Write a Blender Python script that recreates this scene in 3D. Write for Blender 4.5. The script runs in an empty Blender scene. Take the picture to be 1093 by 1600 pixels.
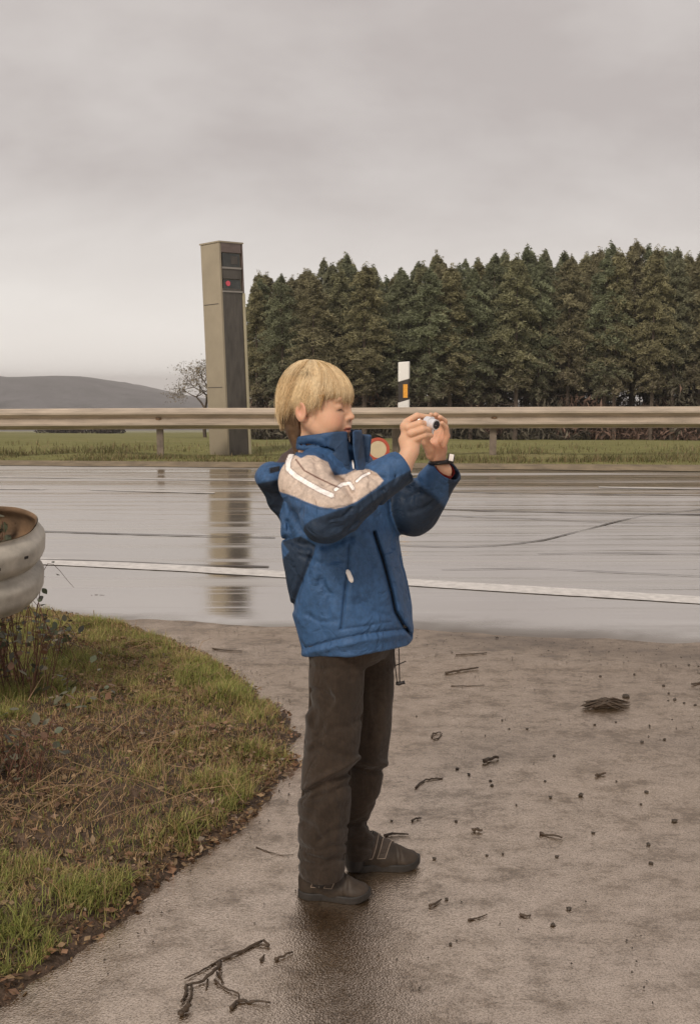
import bpy, math, random, time
import numpy as np
from mathutils import Vector, Matrix
T0 = time.time()
rng = np.random.default_rng(7)
random.seed(7)
S = bpy.context.scene
COL = S.collection

# ------------------------------------------------------------------ camera, sky, sun, exposure
F = 1700.0
HC = 1.307
PITCH = math.atan(200.0 / F)
cam_d = bpy.data.cameras.new('camera_view')
cam = bpy.data.objects.new('camera_view', cam_d)
COL.objects.link(cam)
cam.location = (0, 0, HC)
cam.rotation_euler = (math.pi / 2 - PITCH, 0, 0)
cam_d.sensor_fit = 'VERTICAL'
cam_d.sensor_height = 36.0
cam_d.lens = F / 1600.0 * 36.0
cam_d.clip_start = 0.05
cam_d.clip_end = 9000
S.camera = cam

SUN_EL, SUN_AZ = math.radians(42), math.radians(205)      # azimuth clockwise from +Y: behind the photographer, left
w = bpy.data.worlds.new('World')
S.world = w
w.use_nodes = True
nt = w.node_tree
nt.nodes.clear()
N = nt.nodes.new
L = nt.links.new
out = N('ShaderNodeOutputWorld')
bg = N('ShaderNodeBackground')
bg.inputs['Strength'].default_value = 0.1
sky = N('ShaderNodeTexSky')
sky.sky_type = 'NISHITA'
sky.sun_disc = False
sky.sun_elevation = SUN_EL
sky.sun_rotation = SUN_AZ
tc = N('ShaderNodeTexCoord')
sep = N('ShaderNodeSeparateXYZ'); L(tc.outputs['Generated'], sep.inputs[0])
# clouds on a plane overhead: direction divided by height, so they crowd towards the horizon
mx = N('ShaderNodeMath'); mx.operation = 'MAXIMUM'; L(sep.outputs['Z'], mx.inputs[0]); mx.inputs[1].default_value = 0.0
ad = N('ShaderNodeMath'); ad.operation = 'ADD'; L(mx.outputs[0], ad.inputs[0]); ad.inputs[1].default_value = 0.34
dv = N('ShaderNodeVectorMath'); dv.operation = 'DIVIDE'; L(tc.outputs['Generated'], dv.inputs[0])
cmb = N('ShaderNodeCombineXYZ')
for k in range(3): L(ad.outputs[0], cmb.inputs[k])
L(cmb.outputs[0], dv.inputs[1])
mp = N('ShaderNodeMapping'); L(dv.outputs[0], mp.inputs[0])
mp.inputs['Scale'].default_value = (0.85, 0.9, 0.9)
mp.inputs['Location'].default_value = (3.15, 1.4, 0)
nz = N('ShaderNodeTexNoise'); L(mp.outputs[0], nz.inputs['Vector'])
nz.inputs['Scale'].default_value = 1.35; nz.inputs['Detail'].default_value = 6; nz.inputs['Roughness'].default_value = 0.55
nz.inputs['Distortion'].default_value = 0.25
rp = N('ShaderNodeValToRGB'); L(nz.outputs['Fac'], rp.inputs[0])
rp.color_ramp.elements[0].position = 0.38; rp.color_ramp.elements[0].color = (0.352, 0.316, 0.300, 1)
rp.color_ramp.elements[1].position = 0.62; rp.color_ramp.elements[1].color = (0.470, 0.438, 0.416, 1)
# brighter thin cloud low over the horizon
hz = N('ShaderNodeMapRange'); L(sep.outputs['Z'], hz.inputs['Value'])
hz.inputs['From Min'].default_value = 0.0; hz.inputs['From Max'].default_value = 0.21
hz.inputs['To Min'].default_value = 0.85; hz.inputs['To Max'].default_value = 0.0
hz.interpolation_type = 'SMOOTHSTEP'
m1 = N('ShaderNodeMix'); m1.data_type = 'RGBA'; L(hz.outputs[0], m1.inputs['Factor']); L(rp.outputs[0], m1.inputs['A'])
m1.inputs['B'].default_value = (0.63, 0.592, 0.555, 1)
sc = N('ShaderNodeVectorMath'); sc.operation = 'SCALE'; L(m1.outputs['Result'], sc.inputs[0]); sc.inputs['Scale'].default_value = 10.0
m2 = N('ShaderNodeMix'); m2.data_type = 'RGBA'; m2.inputs['Factor'].default_value = 0.97
L(sky.outputs[0], m2.inputs['A']); L(sc.outputs[0], m2.inputs['B'])
L(m2.outputs['Result'], bg.inputs['Color']); L(bg.outputs[0], out.inputs['Surface'])

sd = bpy.data.lights.new('sun', 'SUN')
sd.energy = 1.5; sd.angle = math.radians(14); sd.color = (1.0, 0.90, 0.78)
sun = bpy.data.objects.new('sun', sd); COL.objects.link(sun)
sdir = Vector((math.sin(SUN_AZ) * math.cos(SUN_EL), math.cos(SUN_AZ) * math.cos(SUN_EL), math.sin(SUN_EL)))
sun.rotation_euler = sdir.to_track_quat('Z', 'Y').to_euler()
sun.location = (0, 0, 30)

S.view_settings.view_transform = 'Standard'
S.view_settings.look = 'None'
S.view_settings.gamma = 1.0
S.view_settings.use_curve_mapping = False
S.view_settings.exposure = 0.58

# ------------------------------------------------------------------ projection helpers (pixel of the 1093x1600 photo -> place)
cp, sp = math.cos(PITCH), math.sin(PITCH)
def W(px, py, D):
    u = (px - 546.5) / F; v = (800 - py) / F
    k = D / (cp + v * sp)
    return np.array([u * k, D, HC + k * (-sp + v * cp)])
def G(px, py, z=0.0):
    u = (px - 546.5) / F; v = (800 - py) / F
    k = (z - HC) / (-sp + v * cp)
    return np.array([u * k, k * (cp + v * sp), z])
def PX(P):
    x, y, z = P[..., 0], P[..., 1], P[..., 2] - HC
    d = y * cp - z * sp
    return 546.5 + F * x / d, 800 - F * (y * sp + z * cp) / d

# ------------------------------------------------------------------ numpy noise
def _hash(ix, iy, iz, seed):
    h = (ix.astype(np.int64) * 374761393 + iy.astype(np.int64) * 668265263 + iz.astype(np.int64) * 2147483647 + seed * 974634777)
    h = (h ^ (h >> 13)) * 1274126177
    h = h ^ (h >> 16)
    return (h & 0xFFFFFF).astype(np.float32) / 16777215.0
def noise(P, scale=1.0, seed=0):
    Q = np.asarray(P) * np.asarray(scale)
    i = np.floor(Q).astype(np.int64); f = (Q - i).astype(np.float32); f = f * f * (3 - 2 * f)
    r = 0
    for dx in (0, 1):
        wx = f[..., 0] if dx else 1 - f[..., 0]
        for dy in (0, 1):
            wy = f[..., 1] if dy else 1 - f[..., 1]
            for dz in (0, 1):
                wz = f[..., 2] if dz else 1 - f[..., 2]
                r = r + wx * wy * wz * _hash(i[..., 0] + dx, i[..., 1] + dy, i[..., 2] + dz, seed)
    return r * 2 - 1
def fbm(P, scale=1.0, seed=0, oct=3):
    r = 0; a = 1.0; t = 0; s = np.asarray(scale, dtype=float)
    for k in range(oct):
        r = r + a * noise(P, s, seed + k * 17); t += a; a *= 0.5; s = s * 2.03
    return r / t

# ------------------------------------------------------------------ objects
def tag(o, label=None, cat=None, group=None, kind=None):
    if label: o['label'] = label
    if cat: o['category'] = cat
    if group: o['group'] = group
    if kind: o['kind'] = kind
    return o
def empty(name, loc, label=None, cat=None, group=None):
    o = bpy.data.objects.new(name, None); COL.objects.link(o); o.location = [float(a) for a in loc]
    o.empty_display_size = 0.1
    return tag(o, label, cat, group)
def mesh_obj(name, verts, faces, mat, parent=None, smooth=False, colors=None, flat_faces=None):
    """verts world coordinates; when parent given, stored relative to the parent's location"""
    V = np.asarray(verts, dtype=np.float64).reshape(-1, 3)
    if parent is not None:
        V = V - np.array(base_of(parent))
    me = bpy.data.meshes.new(name)
    if isinstance(faces, np.ndarray):
        nf, k = faces.shape
        me.vertices.add(len(V)); me.vertices.foreach_set('co', V.astype(np.float32).ravel())
        me.loops.add(nf * k); me.loops.foreach_set('vertex_index', faces.astype(np.int32).ravel())
        me.polygons.add(nf); me.polygons.foreach_set('loop_start', np.arange(nf, dtype=np.int32) * k)
        me.update(calc_edges=True)
    else:
        me.from_pydata(V.tolist(), [], faces); me.update()
    if smooth:
        me.polygons.foreach_set('use_smooth', np.ones(len(me.polygons), dtype=bool))
    if colors is not None:
        ca = me.color_attributes.new('Col', 'FLOAT_COLOR', 'POINT')
        c = np.ones((len(V), 4), dtype=np.float32); c[:, :3] = colors
        ca.data.foreach_set('color', c.ravel())
    for m in (mat if isinstance(mat, (list, tuple)) else [mat]):
        me.materials.append(m)
    me.validate()
    o = bpy.data.objects.new(name, me); COL.objects.link(o)
    if parent is not None: o.parent = parent
    return o
def base_of(o):
    b = Vector(o.location)
    while o.parent is not None:
        o = o.parent; b = b + Vector(o.location)
    return b
class MB:
    def __init__(s): s.v = []; s.f = []
    def add(s, v, f):
        n = len(s.v); s.v += [tuple(map(float, a)) for a in v]; s.f += [tuple(i + n for i in q) for q in f]; return s
    def box(s, c, sx, sy, sz, R=None):
        v = [np.array([x * sx / 2, y * sy / 2, z * sz / 2]) for x in (-1, 1) for y in (-1, 1) for z in (-1, 1)]
        if R is not None: v = [np.array(R @ Vector(a)) for a in v]
        return s.add([a + np.array(c) for a in v], [(0, 1, 3, 2), (4, 6, 7, 5), (0, 4, 5, 1), (2, 3, 7, 6), (0, 2, 6, 4), (1, 5, 7, 3)])
    def tube(s, pts, rad, n=8, cap=True):
        pts = [np.array(p, dtype=float) for p in pts]
        rad = [rad] * len(pts) if np.isscalar(rad) else list(rad)
        base = len(s.v)
        prev = None
        for i, p in enumerate(pts):
            t = pts[min(i + 1, len(pts) - 1)] - pts[max(i - 1, 0)]; t = t / (np.linalg.norm(t) + 1e-12)
            a = np.cross(t, [0, 0, 1]) if prev is None else prev - t * np.dot(prev, t)
            if np.linalg.norm(a) < 1e-4: a = np.cross(t, [1, 0, 0])
            a = a / np.linalg.norm(a); prev = a; b = np.cross(t, a)
            for k in range(n):
                q = 2 * math.pi * k / n
                s.v.append(tuple(p + rad[i] * (math.cos(q) * a + math.sin(q) * b)))
        for i in range(len(pts) - 1):
            for k in range(n):
                s.f.append((base + i * n + k, base + i * n + (k + 1) % n, base + (i + 1) * n + (k + 1) % n, base + (i + 1) * n + k))
        if cap:
            s.f.append(tuple(base + k for k in range(n))[::-1]); s.f.append(tuple(base + (len(pts) - 1) * n + k for k in range(n)))
        return s
    def build(s, name, mat, parent=None, smooth=False, bevel=0):
        o = mesh_obj(name, s.v, s.f, mat, parent, smooth)
        if bevel:
            m = o.modifiers.new('bevel', 'BEVEL'); m.width = bevel; m.segments = 2; m.limit_method = 'ANGLE'
        return o

# ------------------------------------------------------------------ materials
def newmat(name):
    m = bpy.data.materials.new(name); m.use_nodes = True
    n = m.node_tree.nodes; b = n['Principled BSDF']
    return m, m.node_tree, b
def nd(t, typ, **kw):
    n = t.nodes.new(typ)
    for k, v in kw.items():
        if k.startswith('_'): setattr(n, k[1:], v)
        else: n.inputs[k].default_value = v
    return n
def texpos(t, scale=(1, 1, 1), space='Object'):
    c = t.nodes.new('ShaderNodeTexCoord'); m = t.nodes.new('ShaderNodeMapping'); t.links.new(c.outputs[space], m.inputs[0])
    m.inputs['Scale'].default_value = scale
    return m.outputs[0]
def ramp(t, src, stops):
    r = t.nodes.new('ShaderNodeValToRGB'); t.links.new(src, r.inputs[0])
    e = r.color_ramp.elements
    e[0].position, e[0].color = stops[0][0], (*stops[0][1], 1)
    e[1].position, e[1].color = stops[-1][0], (*stops[-1][1], 1)
    for p, c in stops[1:-1]:
        q = e.new(p); q.color = (*c, 1)
    return r.outputs[0]
def bump(t, b, srcs, dist=0.01):
    prev = None
    for src, st, d in srcs:
        n = t.nodes.new('ShaderNodeBump'); n.inputs['Strength'].default_value = st; n.inputs['Distance'].default_value = d
        t.links.new(src, n.inputs['Height'])
        if prev: t.links.new(prev, n.inputs['Normal'])
        prev = n.outputs[0]
    t.links.new(prev, b.inputs['Normal'])
def simple(name, col, rough=0.6, metal=0.0, var=0.25, scale=8.0, bmp=0.0, bscale=60.0, bd=0.002, ior=1.45, stretch=(1, 1, 1), space='Object'):
    m, t, b = newmat(name)
    p = texpos(t, stretch, space)
    n = nd(t, 'ShaderNodeTexNoise', Scale=scale, Detail=6.0, Roughness=0.6); t.links.new(p, n.inputs['Vector'])
    lo = tuple(c * (1 - var) for c in col); hi = tuple(min(1, c * (1 + var)) for c in col)
    t.links.new(ramp(t, n.outputs['Fac'], [(0.3, lo), (0.7, hi)]), b.inputs['Base Color'])
    b.inputs['Roughness'].default_value = rough; b.inputs['Metallic'].default_value = metal; b.inputs['IOR'].default_value = ior
    if bmp:
        n2 = nd(t, 'ShaderNodeTexNoise', Scale=bscale, Detail=4.0); t.links.new(p, n2.inputs['Vector'])
        bump(t, b, [(n2.outputs['Fac'], bmp, bd)])
    return m
def attrmat(name, rough=0.7, var=0.15, scale=40.0, bmp=0.2, bscale=400.0, bd=0.001, sss=0.0, transl=0.0, sheen=0.0, wave=None, spec=0.5, crinkle=None):
    """base colour from the colour attribute times fine grain"""
    m, t, b = newmat(name)
    a = nd(t, 'ShaderNodeAttribute'); a.attribute_name = 'Col'
    p = texpos(t)
    n = nd(t, 'ShaderNodeTexNoise', Scale=scale, Detail=5.0, Roughness=0.65); t.links.new(p, n.inputs['Vector'])
    r = ramp(t, n.outputs['Fac'], [(0.3, (1 - var,) * 3), (0.7, (1 + var,) * 3)])
    x = t.nodes.new('ShaderNodeMix'); x.data_type = 'RGBA'; x.blend_type = 'MULTIPLY'; x.inputs['Factor'].default_value = 1
    t.links.new(a.outputs['Color'], x.inputs['A']); t.links.new(r, x.inputs['B'])
    t.links.new(x.outputs['Result'], b.inputs['Base Color'])
    b.inputs['Roughness'].default_value = rough; b.inputs['Specular IOR Level'].default_value = spec
    if sss:
        b.inputs['Subsurface Weight'].default_value = sss; b.inputs['Subsurface Radius'].default_value = (0.012, 0.004, 0.002); b.inputs['Subsurface Scale'].default_value = 0.6
    if sheen: b.inputs['Sheen Weight'].default_value = sheen
    if transl:
        # leaves let some light through
        tr = t.nodes.new('ShaderNodeBsdfTranslucent'); t.links.new(x.outputs['Result'], tr.inputs['Color'])
        ms = t.nodes.new('ShaderNodeMixShader'); ms.inputs[0].default_value = transl
        t.links.new(b.outputs[0], ms.inputs[1]); t.links.new(tr.outputs[0], ms.inputs[2])
        t.links.new(ms.outputs[0], t.nodes['Material Output'].inputs['Surface'])
    if bmp:
        n2 = nd(t, 'ShaderNodeTexNoise', Scale=bscale, Detail=3.0); t.links.new(p, n2.inputs['Vector'])
        srcs = [(n2.outputs['Fac'], bmp, bd)]
        if crinkle:
            n5 = nd(t, 'ShaderNodeTexNoise', Scale=crinkle[0], Detail=4.0, Roughness=0.5, Distortion=0.8); t.links.new(p, n5.inputs['Vector'])
            rg = ramp(t, n5.outputs['Fac'], [(0.40, (0, 0, 0)), (0.50, (1, 1, 1)), (0.60, (0, 0, 0))])
            srcs.insert(0, (rg, 0.28, crinkle[1])); srcs.insert(0, (n5.outputs['Fac'], 0.8, crinkle[1] * 3))
        if wave:
            wv = nd(t, 'ShaderNodeTexWave', Scale=wave); wv.bands_direction = 'X'; t.links.new(p, wv.inputs['Vector']); wv.inputs['Distortion'].default_value = 1.0
            srcs.append((wv.outputs['Fac'], 0.5, 0.0015))
        bump(t, b, srcs)
    return m

# wet asphalt of the main road
def wet_road():
    m, t, b = newmat('wet_asphalt_road')
    g = t.nodes.new('ShaderNodeNewGeometry')
    def mapn(scale):
        mm = t.nodes.new('ShaderNodeMapping'); t.links.new(g.outputs['Position'], mm.inputs[0]); mm.inputs['Scale'].default_value = scale
        return mm.outputs[0]
    n1 = nd(t, 'ShaderNodeTexNoise', Scale=1.0, Detail=5.0, Roughness=0.6); t.links.new(mapn((0.06, 2.3, 1)), n1.inputs['Vector'])
    n2 = nd(t, 'ShaderNodeTexNoise', Scale=140.0, Detail=3.0); t.links.new(mapn((1, 1, 1)), n2.inputs['Vector'])
    n3 = nd(t, 'ShaderNodeTexNoise', Scale=0.9, Detail=6.0, Roughness=0.65); t.links.new(mapn((0.5, 1.2, 1)), n3.inputs['Vector'])
    t.links.new(ramp(t, n3.outputs['Fac'], [(0.3, (0.10, 0.086, 0.070)), (0.7, (0.17, 0.150, 0.128))]), b.inputs['Base Color'])
    r = ramp(t, n1.outputs['Fac'], [(0.40, (0.035,) * 3), (0.50, (0.09,) * 3), (0.60, (0.34,) * 3)])
    t.links.new(r, b.inputs['Roughness'])
    b.inputs['IOR'].default_value = 13.0
    at_ = nd(t, 'ShaderNodeAttribute'); at_.attribute_name = 'Col'
    se = t.nodes.new('ShaderNodeSeparateColor'); t.links.new(at_.outputs['Color'], se.inputs[0])
    mm_ = t.nodes.new('ShaderNodeMix'); mm_.data_type = 'RGBA'; t.links.new(se.outputs[0], mm_.inputs['Factor'])
    t.links.new(b.inputs['Base Color'].links[0].from_socket, mm_.inputs['A']); mm_.inputs['B'].default_value = (0.062, 0.043, 0.028, 1); t.links.new(mm_.outputs['Result'], b.inputs['Base Color'])
    mr_ = t.nodes.new('ShaderNodeMix'); mr_.data_type = 'FLOAT'; t.links.new(se.outputs[0], mr_.inputs['Factor']); t.links.new(r, mr_.inputs['A']); mr_.inputs['B'].default_value = 0.45
    t.links.new(mr_.outputs['Result'], b.inputs['Roughness'])
    ms_ = nd(t, 'ShaderNodeMapRange'); t.links.new(se.outputs[0], ms_.inputs['Value']); ms_.inputs['To Min'].default_value = 0.5; ms_.inputs['To Max'].default_value = 0.16
    t.links.new(ms_.outputs[0], b.inputs['Specular IOR Level'])
    b.inputs['Specular Tint'].default_value = (1.0, 0.97, 0.93, 1)
    n4 = nd(t, 'ShaderNodeTexNoise', Scale=1.0, Detail=3.0, Roughness=0.5); t.links.new(mapn((0.35, 5.0, 1)), n4.inputs['Vector'])
    bump(t, b, [(n4.outputs['Fac'], 1.0, 0.008), (n2.outputs['Fac'], 0.25, 0.0012)])
    return m
# wet coarse tarmac of the lay-by the boy stands on
def wet_apron():
    m, t, b = newmat('wet_tarmac')
    g = t.nodes.new('ShaderNodeNewGeometry')
    def mapn(scale):
        mm = t.nodes.new('ShaderNodeMapping'); t.links.new(g.outputs['Position'], mm.inputs[0]); mm.inputs['Scale'].default_value = scale
        return mm.outputs[0]
    pos = mapn((1, 1, 1))
    big = nd(t, 'ShaderNodeTexNoise', Scale=1.1, Detail=8.0, Roughness=0.7); t.links.new(mapn((0.8, 1.5, 1)), big.inputs['Vector'])
    fine = nd(t, 'ShaderNodeTexNoise', Scale=210.0, Detail=3.0, Roughness=0.75); t.links.new(pos, fine.inputs['Vector'])
    vor = nd(t, 'ShaderNodeTexVoronoi', Scale=190.0); vor.feature = 'F1'; t.links.new(pos, vor.inputs['Vector'])
    mid = nd(t, 'ShaderNodeTexNoise', Scale=7.0, Detail=9.0, Roughness=0.80); t.links.new(mapn((0.9, 1.1, 1)), mid.inputs['Vector'])
    c1 = ramp(t, big.outputs['Fac'], [(0.30, (0.034, 0.020, 0.010)), (0.5, (0.072, 0.048, 0.027)), (0.72, (0.125, 0.090, 0.056))])
    c2 = ramp(t, mid.outputs['Fac'], [(0.30, (0.42, 0.36, 0.31)), (0.50, (1.0, 1.0, 1.0)), (0.72, (1.35, 1.32, 1.3))])
    x = t.nodes.new('ShaderNodeMix'); x.data_type = 'RGBA'; x.blend_type = 'MULTIPLY'; x.inputs['Factor'].default_value = 0.8
    t.links.new(c1, x.inputs['A']); t.links.new(c2, x.inputs['B'])
    c3 = ramp(t, fine.outputs['Fac'], [(0.36, (0.25, 0.23, 0.22)), (0.5, (1, 1, 1)), (0.66, (2.3, 2.2, 2.05))])
    y = t.nodes.new('ShaderNodeMix'); y.data_type = 'RGBA'; y.blend_type = 'MULTIPLY'; y.inputs['Factor'].default_value = 0.8
    t.links.new(x.outputs['Result'], y.inputs['A']); t.links.new(c3, y.inputs['B'])
    at_ = nd(t, 'ShaderNodeAttribute'); at_.attribute_name = 'Col'
    se = t.nodes.new('ShaderNodeSeparateColor'); t.links.new(at_.outputs['Color'], se.inputs[0])
    z = t.nodes.new('ShaderNodeMix'); z.data_type = 'RGBA'; z.blend_type = 'MULTIPLY'; t.links.new(se.outputs[0], z.inputs['Factor'])
    t.links.new(y.outputs['Result'], z.inputs['A']); z.inputs['B'].default_value = (0.34, 0.27, 0.22, 1)
    t.links.new(z.outputs['Result'], b.inputs['Base Color'])
    rr_ = nd(t, 'ShaderNodeMapRange'); t.links.new(se.outputs[1], rr_.inputs['Value']); rr_.inputs['To Min'].default_value = 0.17; rr_.inputs['To Max'].default_value = 0.06
    rm = t.nodes.new('ShaderNodeMix'); rm.data_type = 'FLOAT'; t.links.new(se.outputs[0], rm.inputs['Factor']); t.links.new(rr_.outputs[0], rm.inputs['A']); rm.inputs['B'].default_value = 0.55
    t.links.new(rm.outputs['Result'], b.inputs['Roughness'])
    b.inputs['IOR'].default_value = 7.0
    # the water film is broken: patches and single stones stand out of it
    f1 = ramp(t, mid.outputs['Fac'], [(0.36, (0.28,) * 3), (0.50, (0.60,) * 3), (0.66, (0.74,) * 3)])
    f2 = ramp(t, fine.outputs['Fac'], [(0.38, (0.60,) * 3), (0.52, (1.0,) * 3)])
    fm_ = t.nodes.new('ShaderNodeMath'); fm_.operation = 'MULTIPLY'; t.links.new(f1, fm_.inputs[0]); t.links.new(f2, fm_.inputs[1])
    f3 = nd(t, 'ShaderNodeMapRange'); t.links.new(se.outputs[0], f3.inputs['Value']); f3.inputs['To Min'].default_value = 1.0; f3.inputs['To Max'].default_value = 0.45
    fn_ = t.nodes.new('ShaderNodeMath'); fn_.operation = 'MULTIPLY'; t.links.new(fm_.outputs[0], fn_.inputs[0]); t.links.new(f3.outputs[0], fn_.inputs[1])
    t.links.new(fn_.outputs[0], b.inputs['Specular IOR Level'])
    b.inputs['Specular Tint'].default_value = (1.0, 0.86, 0.73, 1)
    bump(t, b, [(vor.outputs['Distance'], 0.5, 0.0020), (fine.outputs['Fac'], 0.6, 0.0017), (mid.outputs['Fac'], 0.05, 0.004)])
    return m
def ground_mat():
    m, t, b = newmat('field_grass_ground')
    g = t.nodes.new('ShaderNodeNewGeometry')
    n = nd(t, 'ShaderNodeTexNoise', Scale=0.35, Detail=8.0, Roughness=0.7); t.links.new(g.outputs['Position'], n.inputs['Vector'])
    n2 = nd(t, 'ShaderNodeTexNoise', Scale=9.0, Detail=5.0, Roughness=0.7); t.links.new(g.outputs['Position'], n2.inputs['Vector'])
    c1 = ramp(t, n.outputs['Fac'], [(0.3, (0.155, 0.155, 0.060)), (0.55, (0.20, 0.195, 0.080)), (0.75, (0.26, 0.22, 0.12))])
    c2 = ramp(t, n2.outputs['Fac'], [(0.3, (0.7, 0.7, 0.7)), (0.7, (1.25, 1.2, 1.15))])
    x = t.nodes.new('ShaderNodeMix'); x.data_type = 'RGBA'; x.blend_type = 'MULTIPLY'; x.inputs['Factor'].default_value = 1
    t.links.new(c1, x.inputs['A']); t.links.new(c2, x.inputs['B']); t.links.new(x.outputs['Result'], b.inputs['Base Color'])
    b.inputs['Roughness'].default_value = 0.95; b.inputs['Specular IOR Level'].default_value = 0.1
    bump(t, b, [(n2.outputs['Fac'], 0.6, 0.05)])
    return m
M = {}
M['road'] = wet_road(); M['apron'] = wet_apron(); M['ground'] = ground_mat()
M['paint'] = simple('road_marking_paint', (0.60, 0.57, 0.54), 0.35, var=0.22, scale=18, bmp=0.2, bscale=120, space='Object')
M['worn'] = simple('worn_marking_paint', (0.46, 0.43, 0.40), 0.3, var=0.3, scale=6)
M['seam_streak'] = simple('seam_and_water_streak', (0.060, 0.046, 0.036), 0.30, var=0.3, scale=20)
M['soil'] = simple('dark_wet_soil', (0.070, 0.044, 0.028), 0.7, var=0.6, scale=16, bmp=0.9, bscale=45, bd=0.02)
M['steel'] = simple('weathered_galvanised_steel', (0.40, 0.33, 0.26), 0.55, 0.1, var=0.28, scale=5, bmp=0.15, bscale=30, stretch=(0.35, 1, 3))
M['steelpost'] = simple('weathered_steel_post', (0.20, 0.16, 0.125), 0.6, 0.2, var=0.3, scale=10, bmp=0.2)
M['railend'] = simple('scuffed_pale_steel', (0.44, 0.405, 0.35), 0.5, 0.1, var=0.42, scale=7, bmp=0.2, bscale=40)
M['rust'] = simple('rusty_inner_steel', (0.17, 0.105, 0.06), 0.8, 0.1, var=0.5, scale=12, bmp=0.3)
M['tan'] = simple('beige_enamel_housing', (0.32, 0.272, 0.200), 0.5, var=0.1, scale=2.5, bmp=0.05)
M['tan2'] = simple('beige_enamel_edge', (0.42, 0.375, 0.26), 0.5, var=0.1, scale=3)
M['darkpanel'] = simple('dark_front_panel', (0.085, 0.075, 0.066), 0.45, var=0.3, scale=6, stretch=(2, 2, 0.5))
M['darkbrown'] = simple('brown_head_panel', (0.14, 0.105, 0.095), 0.45, var=0.2, scale=6)
M['glass'] = simple('dark_window_glass', (0.05, 0.053, 0.05), 0.12, var=0.3, scale=7)
M['divider'] = simple('pale_divider', (0.27, 0.25, 0.23), 0.5, var=0.1)
m, t, b = newmat('red_flash_filter'); b.inputs['Base Color'].default_value = (0.42, 0.05, 0.07, 1); b.inputs['Emission Color'].default_value = (0.9, 0.12, 0.16, 1); b.inputs['Emission Strength'].default_value = 0.12; b.inputs['Roughness'].default_value = 0.2; M['red'] = m
M['white'] = simple('white_plastic', (0.80, 0.78, 0.74), 0.4, var=0.06)
M['black'] = simple('black_plastic', (0.018, 0.016, 0.016), 0.4, var=0.2)
M['bandblack'] = simple('dark_band', (0.045, 0.038, 0.034), 0.5, var=0.2)
M['orange'] = simple('orange_reflector', (0.78, 0.36, 0.05), 0.3, var=0.25, scale=60)
M['signred'] = simple('sign_red', (0.45, 0.085, 0.05), 0.5, var=0.1)
M['signcream'] = simple('sign_cream', (0.62, 0.50, 0.33), 0.5, var=0.1)
M['wood'] = simple('wet_dead_wood', (0.055, 0.036, 0.022), 0.6, var=0.45, scale=60, bmp=0.5, bscale=200)
M['clod'] = simple('wet_mud_clod', (0.045, 0.034, 0.025), 0.6, var=0.4, scale=50, bmp=0.6, bscale=160)
M['bark'] = simple('conifer_bark', (0.10, 0.075, 0.058), 0.9, var=0.35, scale=6, bmp=0.5, bscale=20, bd=0.02)
M['foliage'] = attrmat('needle_foliage', 0.8, 0.3, 1.5, 0, transl=0.25, spec=0.2)
M['grass'] = attrmat('grass_blades', 0.6, 0.12, 30, 0, transl=0.35, spec=0.3)
M['leaf'] = attrmat('broad_leaves', 0.45, 0.25, 40, 0.3, 150, 0.001, transl=0.2)
M['skin'] = attrmat('skin', 0.5, 0.05, 50, 0.12, 500, 0.0006, sss=0.25, spec=0.35)
M['hair'] = attrmat('blond_hair', 0.5, 0.10, 120, 0, spec=0.45, transl=0.12)
M['jacket'] = attrmat('nylon_jacket_cloth', 0.62, crinkle=(13, 0.006), var=0.22, scale=90, bmp=0.35, bscale=420, bd=0.0012, spec=0.35)
M['cord'] = attrmat('corduroy_cloth', 0.85, crinkle=(9, 0.007), var=0.25, scale=80, bmp=0.3, bscale=380, bd=0.0014, sheen=0.1, wave=95, spec=0.2)
M['shoe'] = attrmat('scuffed_leather', 0.6, 0.25, 60, 0.3, 250, 0.0012, spec=0.4)
M['sole'] = simple('dark_rubber_sole', (0.02, 0.017, 0.015), 0.6, var=0.3, scale=60)
M['stitch'] = simple('pale_strap_edging', (0.24, 0.19, 0.15), 0.7, var=0.2, scale=60)
M['strap'] = simple('brown_strap', (0.050, 0.036, 0.027), 0.7, var=0.2, scale=60)
M['reflective'] = simple('white_reflective_tape', (0.90, 0.86, 0.83), 0.35, var=0.04)
M['silver'] = simple('silver_camera_shell', (0.72, 0.71, 0.74), 0.3, 0.35, var=0.05)
M['redcuff'] = simple('red_inner_cuff', (0.28, 0.03, 0.025), 0.8, var=0.2, scale=60)
M['eye'] = simple('eyeball_white', (0.55, 0.5, 0.47), 0.2, var=0.05)
M['lens'] = simple('lens_glass', (0.015, 0.013, 0.02), 0.08, var=0.2)

# ------------------------------------------------------------------ terrain
def lerp(x, xs, ys): return np.interp(x, xs, ys)
NEAR = np.array([G(-400, 962)[:2], G(60, 968)[:2], G(330, 980)[:2], G(650, 988)[:2], G(850, 1000)[:2], G(1093, 1014)[:2]])
def ynear(x):
    x = np.asarray(x, float)
    y = np.interp(x, NEAR[:, 0], NEAR[:, 1])
    y = np.where(x < NEAR[0, 0], NEAR[0, 1] + 0.06 * (NEAR[0, 0] - x), y)
    return np.where(x > NEAR[-1, 0], NEAR[-1, 1] - 0.06 * (x - NEAR[-1, 0]), y)
def yfar(x):
    x = np.asarray(x, float); xc = np.clip(x, -6, 6)
    return 13.75 - 0.09 * xc - 0.06 * (x - xc)
def yrail(x):
    x = np.asarray(x, float); xc = np.clip(x, -6, 6)
    return 16.0 - 0.02 * xc - 0.06 * (x - xc)
YS = [5.0, 5.6, 6.6, 10.6, 11.2, 12.9, 13.8, 15.2, 17.2, 20, 60, 150, 950, 1100]
ZS = [0.0, 0.012, 0.04, 0.170, 0.188, 0.222, 0.255, 0.262, 0.26, 0.20, -1.62, -5.4, -41, -44]
def zroad(y, x=0.0):
    yy = y + 0.05 * x
    return np.interp(yy, YS, ZS)
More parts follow.
